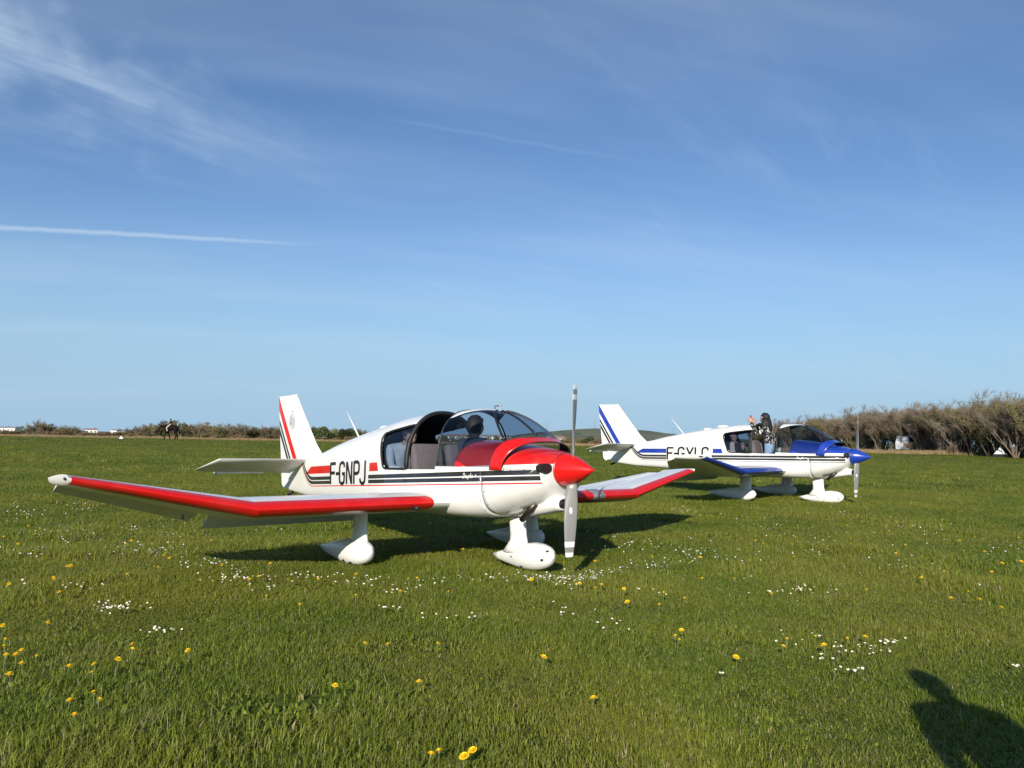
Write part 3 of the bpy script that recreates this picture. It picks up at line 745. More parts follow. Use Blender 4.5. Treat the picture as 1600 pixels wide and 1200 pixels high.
def person(name, label, J, face, mats, loc, rotz, hair=None, hands=None, cap=None, group=None, bulk=1., hk=1.06, wide=1.):
    """J joints (local), face = (head centre, forward, up); mats top, trousers, shoes"""
    J = {k: Vector(v) for k, v in J.items()}
    R_ = {k: tuple(q * (bulk if k in ('chest', 'belly', 'shl', 'shr', 'ell', 'elr') else wide if k in ('pelvis', 'hil', 'hir', 'knl', 'knr') else 1) for q in (r if hasattr(r, '__len__') else (r, r))) for k, r in BODY_R.items()}
    v, f = skin_mesh(J, BODY_E, R_, 'pelvis', 2)
    part = {}
    for a, b in BODY_E:
        part[(a, b)] = 2 if b in ('skull',) else (3 if b in ('tol', 'tor') else (1 if a[:2] in ('hi', 'kn') or b[:2] == 'hi' else 0))
    mb = MB(); mb.v = v; mb.f = f
    for q in f:
        c = sum((Vector(v[i]) for i in q), Vector()) / len(q)
        k = min(part, key=lambda e: seg_d(c, J[e[0]], J[e[1]])); mb.m.append(part[k])
    hc, fw, up = Vector(face[0]), Vector(face[1]).normalized(), Vector(face[2]).normalized()
    lf = up.cross(fw).normalized(); up = fw.cross(lf)
    H = lambda p: hc + fw * p[0] + lf * p[1] + up * p[2]
    def hd(d, p):
        x, y, z = p
        if z < -.02: x = x * (1 + .12 * (z + .02) / .1) + .008; y *= 1 + .30 * (z + .02) / .1           # jaw
        if d.x > .86 and abs(d.y) < .25 and -.35 < d.z < .25: x += .020 * (1 - abs(d.y) / .25) * (1 - abs(d.z + .08) / .4)   # nose
        if d.x > .6 and .05 < d.z < .25 and .2 < abs(d.y) < .5: x -= .008                               # eye sockets
        return Vector((x, y, z))
    h = MB(); h.ell((0, 0, 0), (.098, .076, .118), 2, 24, 18, hd)
    for s in (-1, 1):
        h.ell((.083, s * .031, .012), (.012, .014, .009), 4, 8, 6)
        h.ell((-.005, s * .078, -.005), (.022, .010, .032), 2, 8, 6)
    h.ell((.083, 0, -.058), (.012, .024, .006), 5, 8, 5)
    o = len(mb.v); mb.v += [tuple(H(p)) for p in h.v]; mb.f += [tuple(o + i for i in q) for q in h.f]; mb.m += h.m
    for s, wr, el in (('l', 'wrl', 'ell'), ('r', 'wrr', 'elr')):
        d = (J[wr] - J[el]).normalized(); cfg = (hands or {}).get(s, {})
        d = Vector(cfg.get('dir', d)).normalized()
        side = Vector(cfg.get('palm', (0, 0, -1))).normalized()                   # palm faces this way
        ac = d.cross(side); ac = ac.normalized() if ac.length > .05 else Vector((0, 1, 0)); side = ac.cross(d)
        W0 = J[wr]; curl = cfg.get('curl', .45)
        g = MB()
        rings = []
        for t, w, th in ((-.02, .026, .022), (.02, .034, .018), (.06, .041, .016), (.088, .040, .013), (.096, .03, .008)):
            rings.append([W0 + d * t + ac * w * cos(q) + side * th * sin(q) for q in [2 * pi * k / 10 for k in range(10)]])
        g.loft(rings, 2)
        for k, ln in enumerate((.070, .078, .072, .056)):
            b0 = W0 + d * .086 + ac * (.030 - .020 * k); P = [b0]; dd = d.copy(); ax = ac
            for sg in range(3):
                dd = Matrix.Rotation(-curl * (1 + .2 * sg) * (1 if True else 0), 3, ac) @ dd
                if dd.dot(side) < -.2: dd = Matrix.Rotation(2 * curl, 3, ac) @ dd
                P.append(P[-1] + dd * ln * (.42, .32, .26)[sg])
            g.tube(P, [.0092, .0088, .008, .0062], 6, 2)
        b0 = W0 + d * .025 + ac * .030; g.tube([b0, b0 + (ac * .7 + d * .6 + side * .3) * .036, b0 + (ac * .55 + d * 1.1 + side * .6) * .058], [.012, .0105, .008], 6, 2)
        o = len(mb.v); mb.v += [tuple(p) for p in g.v]; mb.f += [tuple(o + i for i in q) for q in g.f]; mb.m += g.m
    ob = mb.build(name, [mats[0], mats[1], SKIN, mats[2], EYE, LIP], None); ob.location = loc; ob.rotation_euler = (0, 0, rotz)
    tag(ob, label, 'person', group)
    if hair:
        g = MB(); col, ln = hair
        def hf(d, p):
            n = .007 * noise.noise(d * 5) + .010 * noise.noise(d * 11)
            p = p * (1 + n * 9)
            if d.x > .35 and d.z < .45: p = p * (.82 if d.z > -.2 else .7)
            if d.x < .3 and d.z < -.3: p = Vector((p.x, p.y, p.z * .75))
            return p
        g.ell((-.014, 0, .018), (.108 * hk, .090 * hk, .120 * hk), 0, 28, 18, hf)
        if ln:
            for k in range(34):
                a = radians(70 + 220 * k / 33); b0 = Vector((cos(a) * .088 - .01, sin(a) * .085, .02)); w = random.uniform(.8, 1.15)
                g.tube([b0, b0 + Vector((cos(a) * .03, sin(a) * .03, -.10)), b0 + Vector((cos(a) * .035 - .01, sin(a) * .045, -.22 * w)), b0 + Vector((cos(a) * .02 - .015, sin(a) * .05, -ln * w))], [.022, .026, .022, .006], 6)
        g.v = [tuple(H(p)) for p in g.v]; g.build('hair', simple('hair_' + name + str(round(col[0], 3)), col, .65), ob)
    if cap:
        g = MB()
        g.ell((-.008, 0, .045), (.108, .09, .088), 0, 20, 10, lambda d, p: Vector((p.x, p.y, max(p.z, -.012))))
        g.v = [tuple(H(p)) for p in g.v]; co = g.build('cap', simple('cap_red', (.22, .03, .035), .8), ob)
        g = MB(); g.grid([[H((.09 + r * .085 * cos(a) if True else 0, .078 * sin(a) * (1 - .12 * r), .038 - .018 * r)) for a in [radians(-80 + 160 * k / 10) for k in range(11)]] for r in (0, .5, 1)]); g.build('peak', simple('cap_white', (.7, .66, .64), .8), ob, solid=.005)
    return ob
def pl(M, p): return M @ Vector(p)
YR, YB = PR[3], PB[3]
def local(J, o): return {k: (v[0] - o[0], v[1] - o[1], v[2] - o[2]) for k, v in J.items()}
# pilot in the red-nosed airplane, turned away to port
o = (-2.22, .27, .87)
J = dict(pelvis=(-2.20, .26, .97), belly=(-2.23, .26, 1.10), chest=(-2.27, .27, 1.30), neck=(-2.28, .28, 1.44), skull=(-2.28, .29, 1.54),
         shl=(-2.47, .25, 1.385), ell=(-2.50, .34, 1.14), wrl=(-2.30, .46, 1.02), shr=(-2.07, .25, 1.385), elr=(-1.98, .34, 1.15), wrr=(-1.86, .44, 1.10),
         hil=(-2.24, .32, .95), knl=(-1.86, .38, .97), anl=(-1.74, .38, .68), tol=(-1.60, .38, .66), hir=(-2.18, .20, .95), knr=(-1.84, .20, .97), anr=(-1.72, .20, .68), tor=(-1.58, .20, .66))
navy = simple('navy_shirt', (.025, .035, .06), .85, 0, 0, .2, 12); dkt = simple('dark_trousers', (.03, .03, .035), .9); shoe = simple('dark_shoes', (.03, .028, .026), .7)
person('person', 'dark haired person in a navy top sitting behind the red nose, back turned', local(J, o), (Vector((-2.27, .30, 1.575)) - Vector(o), (.1, 1, -.02), (0, 0, 1)), (navy, dkt, shoe), pl(MR, o), YR, ((.012, .010, .010), 0), bulk=1.2, hk=1.16)
# passenger in a grey hoodie, leaning forward
o = (-3.10, -.24, .85)
J = dict(pelvis=(-3.10, -.24, .95), belly=(-3.13, -.24, 1.07), chest=(-3.09, -.24, 1.25), neck=(-2.99, -.24, 1.37), skull=(-2.94, -.24, 1.45),
         shl=(-3.10, -.06, 1.31), ell=(-2.98, -.02, 1.08), wrl=(-2.76, -.08, 1.0), shr=(-3.10, -.42, 1.31), elr=(-3.0, -.455, 1.09), wrr=(-2.76, -.40, 1.02),
         hil=(-3.05, -.15, .94), knl=(-2.66, -.14, .92), anl=(-2.66, -.14, .69), tol=(-2.56, -.14, .66), hir=(-3.05, -.33, .94), knr=(-2.66, -.34, .92), anr=(-2.66, -.34, .69), tor=(-2.56, -.34, .66))
hood = simple('grey_hoodie', (.55, .56, .58), .9, 0, 0, .12, 14)
person('person', 'person in a light grey hoodie leaning forward behind a rear side window', local(J, o), (Vector((-2.92, -.24, 1.475)) - Vector(o), (1, 0, -.45), (.4, 0, 1)), (hood, dkt, shoe), pl(MR, o), YR, ((.05, .035, .025), 0))
# person kneeling up through the open cockpit of the blue-nosed airplane, filming aft
def pattern_mat():
    m, nt, b = newmat('black_white_jacket'); tc = nt.nodes.new('ShaderNodeTexCoord')
    n = noisen(nt, tc.outputs['Object'], 13, 3, .6, dist=1.2)
    c = mixc(nt, n > .56, (.012, .012, .013), (.62, .60, .56)); nt.links.new(c.s, b.inputs['Base Color']); b.inputs['Roughness'].default_value = .85
    return m
o = (-2.22, -.17, .87)
J = dict(pelvis=(-2.18, -.17, 1.17), belly=(-2.20, -.17, 1.30), chest=(-2.26, -.17, 1.53), neck=(-2.29, -.17, 1.70), skull=(-2.31, -.17, 1.82),
         shl=(-2.26, -.35, 1.60), ell=(-2.42, -.44, 1.52), wrl=(-2.60, -.30, 1.80), shr=(-2.26, .01, 1.60), elr=(-2.42, .08, 1.55), wrr=(-2.61, -.04, 1.80),
         hil=(-2.18, -.27, 1.14), knl=(-2.27, -.28, .93), anl=(-1.93, -.28, .91), tol=(-1.80, -.28, .90), hir=(-2.18, -.07, 1.14), knr=(-2.27, -.07, .93), anr=(-1.93, -.07, .91), tor=(-1.80, -.07, .90))
jeans = simple('blue_jeans', (.20, .31, .46), .9, 0, 0, .25, 10)
person('person', 'long haired person in a black and white patterned jacket standing up to film', local(J, o), (Vector((-2.325, -.17, 1.875)) - Vector(o), (-1, -.1, -.05), (0, 0, 1)), (pattern_mat(), jeans, shoe), pl(MBL, o), YB, ((.010, .009, .009), .34),
       {'l': dict(dir=(-.5, .25, .8), palm=(-.3, .9, .2), curl=.6), 'r': dict(dir=(-.5, -.25, .8), palm=(-.3, -.9, .2), curl=.6)}, bulk=1.28)
mb = MB(); mb.box((-.006, -.038, -.078), (.006, .038, .078)); ph = mb.build('phone', simple('black_phone', (.01, .01, .012), .15), None, False, bevel=.005)
ph.matrix_world = Matrix.Translation(pl(MBL, (-2.675, -.17, 1.875))) @ Matrix.Rotation(YB, 4, 'Z') @ Matrix.Rotation(radians(-8), 4, 'Y'); tag(ph, 'black phone held up in both hands above the open cockpit', 'phone')
# passenger with a cap
o = (-3.10, -.16, .85)
J = dict(pelvis=(-3.12, -.12, .95), belly=(-3.11, -.13, 1.06), chest=(-3.09, -.16, 1.19), neck=(-3.08, -.18, 1.31), skull=(-3.07, -.20, 1.40),
         shl=(-2.92, -.12, 1.24), ell=(-2.80, -.22, 1.05), wrl=(-2.79, -.34, 1.14), shr=(-3.27, -.16, 1.24), elr=(-3.31, -.26, 1.03), wrr=(-3.15, -.37, .99),
         hil=(-3.05, -.10, .93), knl=(-2.72, -.22, .93), anl=(-2.68, -.24, .69), tol=(-2.58, -.27, .66), hir=(-3.10, -.22, .93), knr=(-2.78, -.36, .93), anr=(-2.72, -.36, .69), tor=(-2.62, -.38, .66))
m, nt_, b = newmat('dark_jacket_pale_shirt'); vec, x_, y_, z_ = objxyz(nt_)
cc = mixc(nt_, ((x_ - .02 - (z_ - .2) * -.10).abs() < .055) * (y_ < -.02), (.02, .02, .022), (.58, .45, .44)); nt_.links.new(cc.s, b.inputs['Base Color']); b.inputs['Roughness'].default_value = .9
person('person', 'seated person in a red and white cap and dark jacket raising one hand', local(J, o), (Vector((-3.065, -.215, 1.425)) - Vector(o), (.25, -1, -.05), (0, 0, 1)), (m, dkt, shoe), pl(MBL, o), YB, ((.03, .02, .016), 0),
       {'l': dict(dir=(.1, -.35, .95), palm=(.2, -1, 0), curl=.12)}, True)
# tan bag with a white end on the front seat
mb = MB(); mb.ell((0, 0, .12), (.17, .11, .12), 0, 16, 10, lambda d, p: Vector((p.x, p.y * (1 + .1 * noise.noise(d * 3)), max(p.z, -.115)))); mb.ell((-.155, 0, .13), (.05, .085, .09), 1, 12, 8)
bag = mb.build('bag', [simple('tan_cloth', (.22, .15, .08), .9, 0, 0, .2, 12), simple('white_cloth', (.7, .68, .64), .9)], None); bag.location = pl(MBL, (-1.72, -.36, .0)) ; bag.location.z = pl(MBL, (-1.72, -.36, 1.00)).z
bag.rotation_euler = (0, 0, YB); tag(bag, 'tan cloth bag with a white end propped behind the blue nose', 'bag')
mb = MB(); mb.box((-.22, -.14, -.36), (.22, .14, .008)); st = mb.build('storage_box', simple('grey_box', (.05, .05, .05), .7), None, False, bevel=.01); st.location = bag.location; st.rotation_euler = (0, 0, YB); tag(st, 'dark box under the tan bag in the blue nosed airplane', 'box')
# bystander beside the camera, whose shadow falls on the grass
gx, gy = 1.62, .92
J = dict(pelvis=(0, 0, .96), belly=(0, 0, 1.10), chest=(.0, 0, 1.34), neck=(.02, 0, 1.50), skull=(.03, 0, 1.60),
         shl=(0, .19, 1.42), ell=(.0, .235, 1.14), wrl=(.06, .23, .90), shr=(0, -.19, 1.42), elr=(.0, -.235, 1.14), wrr=(.06, -.23, .90),
         hil=(0, .09, .93), knl=(.02, .085, .50), anl=(-.02, .085, .09), tol=(.14, .10, .035), hir=(0, -.09, .93), knr=(.02, -.085, .50), anr=(-.02, -.085, .09), tor=(.14, -.10, .035))
person('person', 'standing bystander in a dark coat and trousers casting a shadow on the grass', J, ((.045, 0, 1.635), (1, 0, -.1), (0, 0, 1)), (simple('dark_coat', (.03, .035, .05), .9), dkt, shoe), (gx, gy, gz(gx, gy) - .005), radians(75), ((.03, .02, .015), 0), bulk=1.3, wide=1.25)
# ------------------------------------------------------------------ horse and rider at the far edge
hp = unproj(266, 684.5); HD = math.hypot(hp.x, hp.y)
hp = Vector((hp.x / HD * 101, hp.y / HD * 101, 0)); hp.z = gz(hp.x, hp.y)
HJ = dict(rump=(-.62, 0, 1.36), barrel=(-.15, 0, 1.28), chest=(.48, 0, 1.30), withers=(.42, 0, 1.45), neck=(.86, 0, 1.46), poll=(1.20, 0, 1.38), muzzle=(1.36, 0, .94),
          dock=(-.86, 0, 1.36), tail=(-.98, 0, .95), tail2=(-1.02, 0, .55))
E_ = [('rump', 'barrel'), ('barrel', 'chest'), ('chest', 'withers'), ('withers', 'neck'), ('neck', 'poll'), ('poll', 'muzzle'), ('rump', 'dock'), ('dock', 'tail'), ('tail', 'tail2')]
R_ = dict(rump=(.29, .28), barrel=(.31, .33), chest=(.27, .30), withers=(.16, .2), neck=(.13, .19), poll=(.10, .12), muzzle=(.07, .075), dock=.07, tail=.075, tail2=.04)
for nm, s, fx, hx in (('a', .14, .10, -.10), ('b', -.14, -.20, .18)):
    HJ.update({'f1' + nm: (.44, s, 1.0), 'f2' + nm: (.44 + fx, s, .56), 'f3' + nm: (.42 + fx * 1.7, s, .14), 'f4' + nm: (.48 + fx * 1.8, s, .03),
               'h1' + nm: (-.62, s, .98), 'h2' + nm: (-.50 + hx * .5, s, .86), 'h3' + nm: (-.78 + hx, s, .52), 'h4' + nm: (-.72 + hx * 1.5, s, .14), 'h5' + nm: (-.65 + hx * 1.6, s, .03)})
    E_ += [('chest', 'f1' + nm), ('f1' + nm, 'f2' + nm), ('f2' + nm, 'f3' + nm), ('f3' + nm, 'f4' + nm), ('rump', 'h1' + nm), ('h1' + nm, 'h2' + nm), ('h2' + nm, 'h3' + nm), ('h3' + nm, 'h4' + nm), ('h4' + nm, 'h5' + nm)]
    R_.update({'f1' + nm: .14, 'f2' + nm: .085, 'f3' + nm: .065, 'f4' + nm: .075, 'h1' + nm: .19, 'h2' + nm: .15, 'h3' + nm: .085, 'h4' + nm: .065, 'h5' + nm: .075})
v, f = skin_mesh(HJ, E_, R_, 'barrel', 1)
mb = MB(); mb.v, mb.f, mb.m = v, f, [0] * len(f)
for s in (-1, 1): mb.tube([(1.17, s * .06, 1.44), (1.18, s * .075, 1.58)], [.04, .012], 6)
horse = mb.build('horse', simple('black_coat', (.006, .0055, .0055), .8, spec=.15), None); horse.location = hp; horse.scale = (1.06, 1.06, 1.06); horse.rotation_euler = (0, 0, radians(176)); tag(horse, 'black horse walking with a rider along the field edge', 'horse')
g = MB(); g.grid([[(lerp(.45, 1.18, t), 0 + dy, lerp(1.64, 1.50, t) - .10 * abs(dy) / .05 + .03 * sin(t * 9)) for dy in (-.05, 0, .05)] for t in [k / 8 for k in range(9)]]); g.build('mane', simple('black_hair', (.008, .008, .008), .7), horse, solid=.03)
g = MB(); g.ell((.08, 0, 1.60), (.28, .24, .06), 0, 14, 8); g.build('saddle', simple('saddle_brown', (.05, .03, .02), .6), horse)
J = dict(pelvis=(.05, 0, 1.72), belly=(.04, 0, 1.85), chest=(.05, 0, 2.05), neck=(.07, 0, 2.2), skull=(.08, 0, 2.29), shl=(.05, .18, 2.11), ell=(.12, .23, 1.88), wrl=(.36, .10, 1.84), shr=(.05, -.18, 2.11), elr=(.12, -.23, 1.88), wrr=(.36, -.10, 1.84),
         hil=(.07, .12, 1.70), knl=(.34, .34, 1.42), anl=(.20, .37, 1.0), tol=(.33, .37, .95), hir=(.07, -.12, 1.70), knr=(.34, -.34, 1.42), anr=(.20, -.37, 1.0), tor=(.33, -.37, .95))
person('person', 'rider in a brown jacket and pale breeches on the black horse', {k: (x, y, z - 1.62) for k, (x, y, z) in J.items()}, ((.09, 0, 2.31 - 1.62), (1, 0, 0), (0, 0, 1)), (simple('brown_jacket', (.11, .065, .04), .9), simple('pale_breeches', (.62, .52, .44), .9), shoe), hp + Vector((0, 0, 1.62)), radians(176), ((.01, .01, .01), 0))
# ------------------------------------------------------------------ field boundary: bare thicket, hedges, houses
def branch_mat(name, c, var=.35):
    m, nt, b = newmat(name); g = nt.nodes.new('ShaderNodeNewGeometry')
    oi = nt.nodes.new('ShaderNodeObjectInfo'); n = noisen(nt, g.outputs['Position'], .8, 3)
    k = NX(nt, oi.outputs['Random']) * .6 + mrange(nt, n, .3, .7) * .4
    cc = mixc(nt, k, [v * (1 - var) for v in c], [v * (1 + var) for v in c])
    nt.links.new(cc.s, b.inputs['Base Color']); b.inputs['Roughness'].default_value = .95; b.inputs['Specular IOR Level'].default_value = .1
    return m
BARK = branch_mat('grey_brown_bark', (.16, .125, .092)); TWIG = branch_mat('brown_twigs', (.185, .145, .098)); TWIG2 = branch_mat('olive_twigs', (.185, .160, .080)); TWIG3 = branch_mat('grey_twigs', (.23, .19, .145))
LEAFD = branch_mat('dark_green_leaves', (.070, .092, .036)); LEAFO = branch_mat('olive_leaves', (.160, .150, .065)); LEAFB = branch_mat('brown_buds', (.205, .145, .090))
def ribbon(mb, a, b, w, rng):
    d = (b - a); n = d.cross(Vector((rng.uniform(-1, 1), rng.uniform(-1, 1), rng.uniform(-1, 1)))).normalized() * w
    o = len(mb.v); mb.v += [tuple(a - n), tuple(a + n), tuple(b)]; mb.f.append((o, o + 1, o + 2)); mb.m.append(0)
def bare_tree(seed, h, spread, stems=5, twigs=1500, tw=.016):
    rng = random.Random(seed); tr, cr = MB(), MB(); tips = []
    def grow(p, d, ln, r, lvl):
        n = 4; pts = [p.copy()]; dd = d.copy()
        for i in range(n):
            dd = (dd + Vector((rng.uniform(-1, 1), rng.uniform(-1, 1), rng.uniform(-.3, .6))) * .14).normalized(); pts.append(pts[-1] + dd * ln / n)
        (tr if lvl == 0 else cr).tube(pts, [r * (1 - .72 * i / n) for i in range(n + 1)], 5 if lvl == 0 else 3, 0, False)
        if lvl < 2:
            for k in range((6, 5)[lvl]):
                t = rng.uniform(.3, 1.0); i = min(n - 1, int(t * n)); q = pts[i].lerp(pts[i + 1], t * n - i)
                sd = Vector((rng.uniform(-1, 1), rng.uniform(-1, 1), rng.uniform(.2, 1.1))).normalized()
                grow(q, (dd * .7 + sd * .8).normalized(), ln * rng.uniform(.42, .62), r * .45, lvl + 1)
        else:
            tips.append((pts, ln))
    for k in range(stems):
        a = 2 * pi * k / stems + rng.uniform(-.4, .4); b = Vector((cos(a), sin(a), 0))
        grow(b * .12 * spread * rng.random(), (b * spread * rng.uniform(.15, .5) + Vector((0, 0, 1))).normalized(), h * rng.uniform(.5, .72), h * .014, 0)
    for k in range(twigs):
        pts, ln = rng.choice(tips); i = rng.randrange(len(pts) - 1); q = pts[i].lerp(pts[i + 1], rng.random())
        d = Vector((rng.uniform(-1, 1), rng.uniform(-1, 1), rng.uniform(-.1, 1.3))).normalized()
        ribbon(cr, q, q + d * h * rng.uniform(.06, .17), tw, rng)
    return tr.mesh('trunk'), cr.mesh('crown')
def leafy(seed, rx, rz, n, leaf, blobs=7):
    rng = random.Random(seed); cr, tr = MB(), MB()
    B = [(Vector((rng.uniform(-.6, .6) * rx, rng.uniform(-.6, .6) * rx, rz * rng.uniform(.25, .75))), rng.uniform(.3, .5)) for _ in range(blobs)]
    for k in range(n):
        c, r = rng.choice(B); d = Vector((rng.gauss(0, 1), rng.gauss(0, 1), rng.gauss(0, 1))).normalized() * (rng.random() ** .4)
        p = c + Vector((d.x * rx * r, d.y * rx * r, d.z * rz * r)); p.z = max(.03, p.z)
        u = Vector((rng.gauss(0, 1), rng.gauss(0, 1), rng.gauss(0, 1))).normalized(); w = u.orthogonal().normalized(); s = leaf * rng.uniform(.6, 1.4)
        o = len(cr.v); cr.v += [tuple(p - u * s), tuple(p + w * s * .5), tuple(p + u * s), tuple(p - w * s * .5)]; cr.f.append((o, o + 1, o + 2, o + 3)); cr.m.append(0)
    for k in range(5):
        a = rng.uniform(0, 6.28); tr.tube([(0, 0, -.05), (cos(a) * rx * .2, sin(a) * rx * .2, rz * .35), (cos(a) * rx * .4, sin(a) * rx * .4, rz * .7)], [.05, .035, .01], 5)
    return tr.mesh('trunk'), cr.mesh('crown')
def plant(name, label, cat, group, meshes, tm, cm, loc, rz, sc):
    r = empty(name, loc, (0, 0, rz)); r.scale = sc; tag(r, label, cat, group)
    for nm, me, m in (('trunk', meshes[0], tm), ('crown', meshes[1], cm)):
        if not me.materials: me.materials.append(m)
        o = bpy.data.objects.new(nm, me); COL.objects.link(o); o.parent = r
        o.material_slots[0].link = 'OBJECT'; o.material_slots[0].material = m
    return r
BT = [bare_tree(s, 5.2, 1.0 + .25 * (s % 3), 5 + s % 3, 3000) for s in range(5)]
BS = [bare_tree(20 + s, 2.6, 1.9, 8, 1500, .02) for s in range(4)]
LB = [leafy(40 + s, 1.9, 2.3, 1500, .16) for s in range(4)]
rng = random.Random(3)
def at_px(px, dist):                                  # ground point in a photograph column at a given distance
    d = cam_dir(px, 695); k = dist / math.hypot(d.x, d.y); x, y = d.x * k, d.y * k
    return x, y, gz(x, y) if y < 160 else 1.0 + .0055 * max(-90, min(90, x))
# thicket on the right: rows from x=1215 to beyond the right edge
def thick_d(px): return interp([(1180, 152), (1300, 122), (1450, 101), (1600, 90), (1800, 80)], px)
def thick_h(px): return interp([(1180, 4.3), (1260, 5.0), (1350, 5.5), (1450, 5.7), (1600, 6.0), (1800, 6.2)], px)
px = 1185; row = 0
while px < 1760:
    for row in range(4):
        q = px + rng.uniform(-9, 9); D_ = thick_d(q) + row * 3.2 + rng.uniform(-1, 1); x, y, z = at_px(q, D_)
        k = thick_h(q) / 5.2 * rng.uniform(.84, .98) * (.94 if row == 0 else 1)
        m = rng.choice([TWIG, TWIG, TWIG2, TWIG3]) if row else rng.choice([TWIG3, TWIG, TWIG2])
        look = {'brown_twigs': 'brown', 'olive_twigs': 'olive tinged', 'grey_twigs': 'pale grey'}[m.name]; where = 'at the front edge of' if row == 0 else 'deeper inside'
        plant('bare_tree', 'bare %s scrub tree %s the tall thicket' % (look, where), 'tree', 'bare trees of the tall thicket', rng.choice(BT), BARK, m, (x, y, z - .03), rng.uniform(0, 6.28), (k * 1.05, k * 1.05, k))
    if rng.random() < .8:
        q = px + rng.uniform(-10, 10); x, y, z = at_px(q, thick_d(q) + rng.uniform(-2, 6)); k = rng.uniform(.45, .8)
        plant('undergrowth_shrub', 'low tangled shrub at the foot of the tall thicket', 'shrub', 'shrubs at the foot of the thicket', rng.choice(BS), BARK, rng.choice([TWIG, TWIG2, LEAFO]), (x, y, z - .02), rng.uniform(0, 6.28), (k, k, k))
    px += 1700 / thick_d(px)
# hedge line on the left and behind the airplanes
HT = [(-60, 664), (-20, 670), (0, 673), (30, 673), (42, 665), (60, 659), (76, 664), (88, 668), (110, 666), (126, 668), (134, 677), (160, 677), (172, 678), (186, 676), (196, 669), (215, 666), (250, 661), (300, 662), (330, 663), (370, 663), (395, 668), (420, 666), (460, 664), (500, 669), (540, 671), (600, 676), (700, 682), (860, 684), (900, 683), (935, 684), (1000, 687), (1100, 690), (1200, 690)]
def hor(px): return 689.5 + (px - 800) * .0228            # eye level in the photograph
def hedge_h(px, dist, z): return (hor(px) + (CAMH - z) * F_PX / dist - interp(HT, px)) * dist / F_PX
px = -70
while px < 1215:
    D_ = 175 + rng.uniform(-12, 14); x, y, z = at_px(px, D_); hh = max(.8, hedge_h(px, D_, z) + .25) * rng.uniform(.85, 1.08)
    if px > 470 and px < 560 or rng.random() < .10: kind = 1
    else: kind = 0
    if kind == 0:
        k = hh / 2.6; kx = max(k, .62) * rng.uniform(.95, 1.35)
        hm = rng.choice([TWIG, TWIG, TWIG2, LEAFB])
        plant('hedge_bush', 'bare %s bush in the long hedge behind the field' % {'brown_twigs': 'brown', 'olive_twigs': 'olive tinged', 'brown_buds': 'reddish brown'}[hm.name], 'bush', 'bare bushes of the far hedge', rng.choice(BS), BARK, hm, (x, y, z - .03), rng.uniform(0, 6.28), (kx, kx, k))
    else:
        k = hh / 2.1 * .9
        hm = rng.choice([LEAFD, LEAFO])
        plant('evergreen_bush', '%s leafy bush in the long hedge behind the field' % ('dark green' if hm is LEAFD else 'olive'), 'bush', 'leafy bushes of the far hedge', rng.choice(LB), BARK, hm, (x, y, z - .03), rng.uniform(0, 6.28), (k * 1.1, k * 1.1, k))
    if rng.random() < .9:
        x, y, z = at_px(px + rng.uniform(-8, 8), D_ - rng.uniform(8, 22)); k = rng.uniform(.22, .42); hm = rng.choice([LEAFO, LEAFB, LEAFB])
        plant('low_scrub', 'low %s scrub in front of the long hedge' % ('olive' if hm is LEAFO else 'brown'), 'shrub', 'low scrub in front of the far hedge', rng.choice(LB), BARK, hm, (x, y, z - .03), rng.uniform(0, 6.28), (k * 1.5, k * 1.5, k))
    px += rng.uniform(8, 13)
px = -90
while px < 1230:                                      # second, farther hedge that closes the gaps
    D_ = 265 + rng.uniform(-25, 25); x, y, z = at_px(px, D_); hh = max(.8, hedge_h(px, D_, z) - .6) * rng.uniform(.7, 1.0); hm = rng.choice([TWIG, TWIG2, LEAFB, LEAFO]); k = hh / 2.6
    if hm is LEAFO: plant('far_bush', 'olive leafy bush in the second hedge beyond the long hedge', 'bush', 'bushes of the second hedge', rng.choice(LB), BARK, hm, (x, y, z - .05), rng.uniform(0, 6.28), (k * 1.5, k * 1.5, k))
    else: plant('far_bush', 'bare %s bush in the second hedge beyond the long hedge' % {'brown_twigs': 'brown', 'olive_twigs': 'olive tinged', 'brown_buds': 'reddish brown'}[hm.name], 'bush', 'bushes of the second hedge', rng.choice(BS), BARK, hm, (x, y, z - .05), rng.uniform(0, 6.28), (k * 1.7, k * 1.7, k))
    px += rng.uniform(7, 12)
def house(px, dist, w, d, h, rh, rot, wall, roof, label):
    x, y, z = at_px(px, dist); r = empty('house', (x, y, -.2 if px < 500 else z - 1.), (0, 0, rot)); tag(r, label, 'house', 'houses behind the hedge')
    wm = simple('wall_' + str(wall), wall, .9); rm = simple('roof_' + str(roof), roof, .9)
    mb = MB(); mb.box((-w / 2, -d / 2, 0), (w / 2, d / 2, h)); mb.build('wall', wm, r, False)
    mb = MB(); mb.poly([(-w / 2, -d / 2, h), (-w / 2, d / 2, h), (-w / 2, 0, h + rh)]); mb.poly([(w / 2, -d / 2, h), (w / 2, 0, h + rh), (w / 2, d / 2, h)]); mb.build('gable', wm, r, False)
    mb = MB(); e = .35
    for s in (-1, 1):
        mb.grid([[(-w / 2 - e, s * (d / 2 + e), h - e * rh / d * 2 + .02), (w / 2 + e, s * (d / 2 + e), h - e * rh / d * 2 + .02)], [(-w / 2 - e, 0, h + rh + .02), (w / 2 + e, 0, h + rh + .02)]])
    ro = mb.build('roof', rm, r, False, solid=.15)
    mb = MB(); mb.box((w * .28, -.3, h + rh * .5), (w * .28 + .7, .3, h + rh + .8)); mb.build('chimney', simple('brick_red', (.25, .12, .09), .9), ro, False)
    for k in range(int(w / 3)):
        xx = -w / 2 + 1.5 + k * 3
        mb = MB(); mb.box((xx - .5, -d / 2 - .04, 1.0), (xx + .5, -d / 2 + .02, 2.3)); mb.build('window', simple('dark_pane', (.03, .04, .05), .1), r, False)
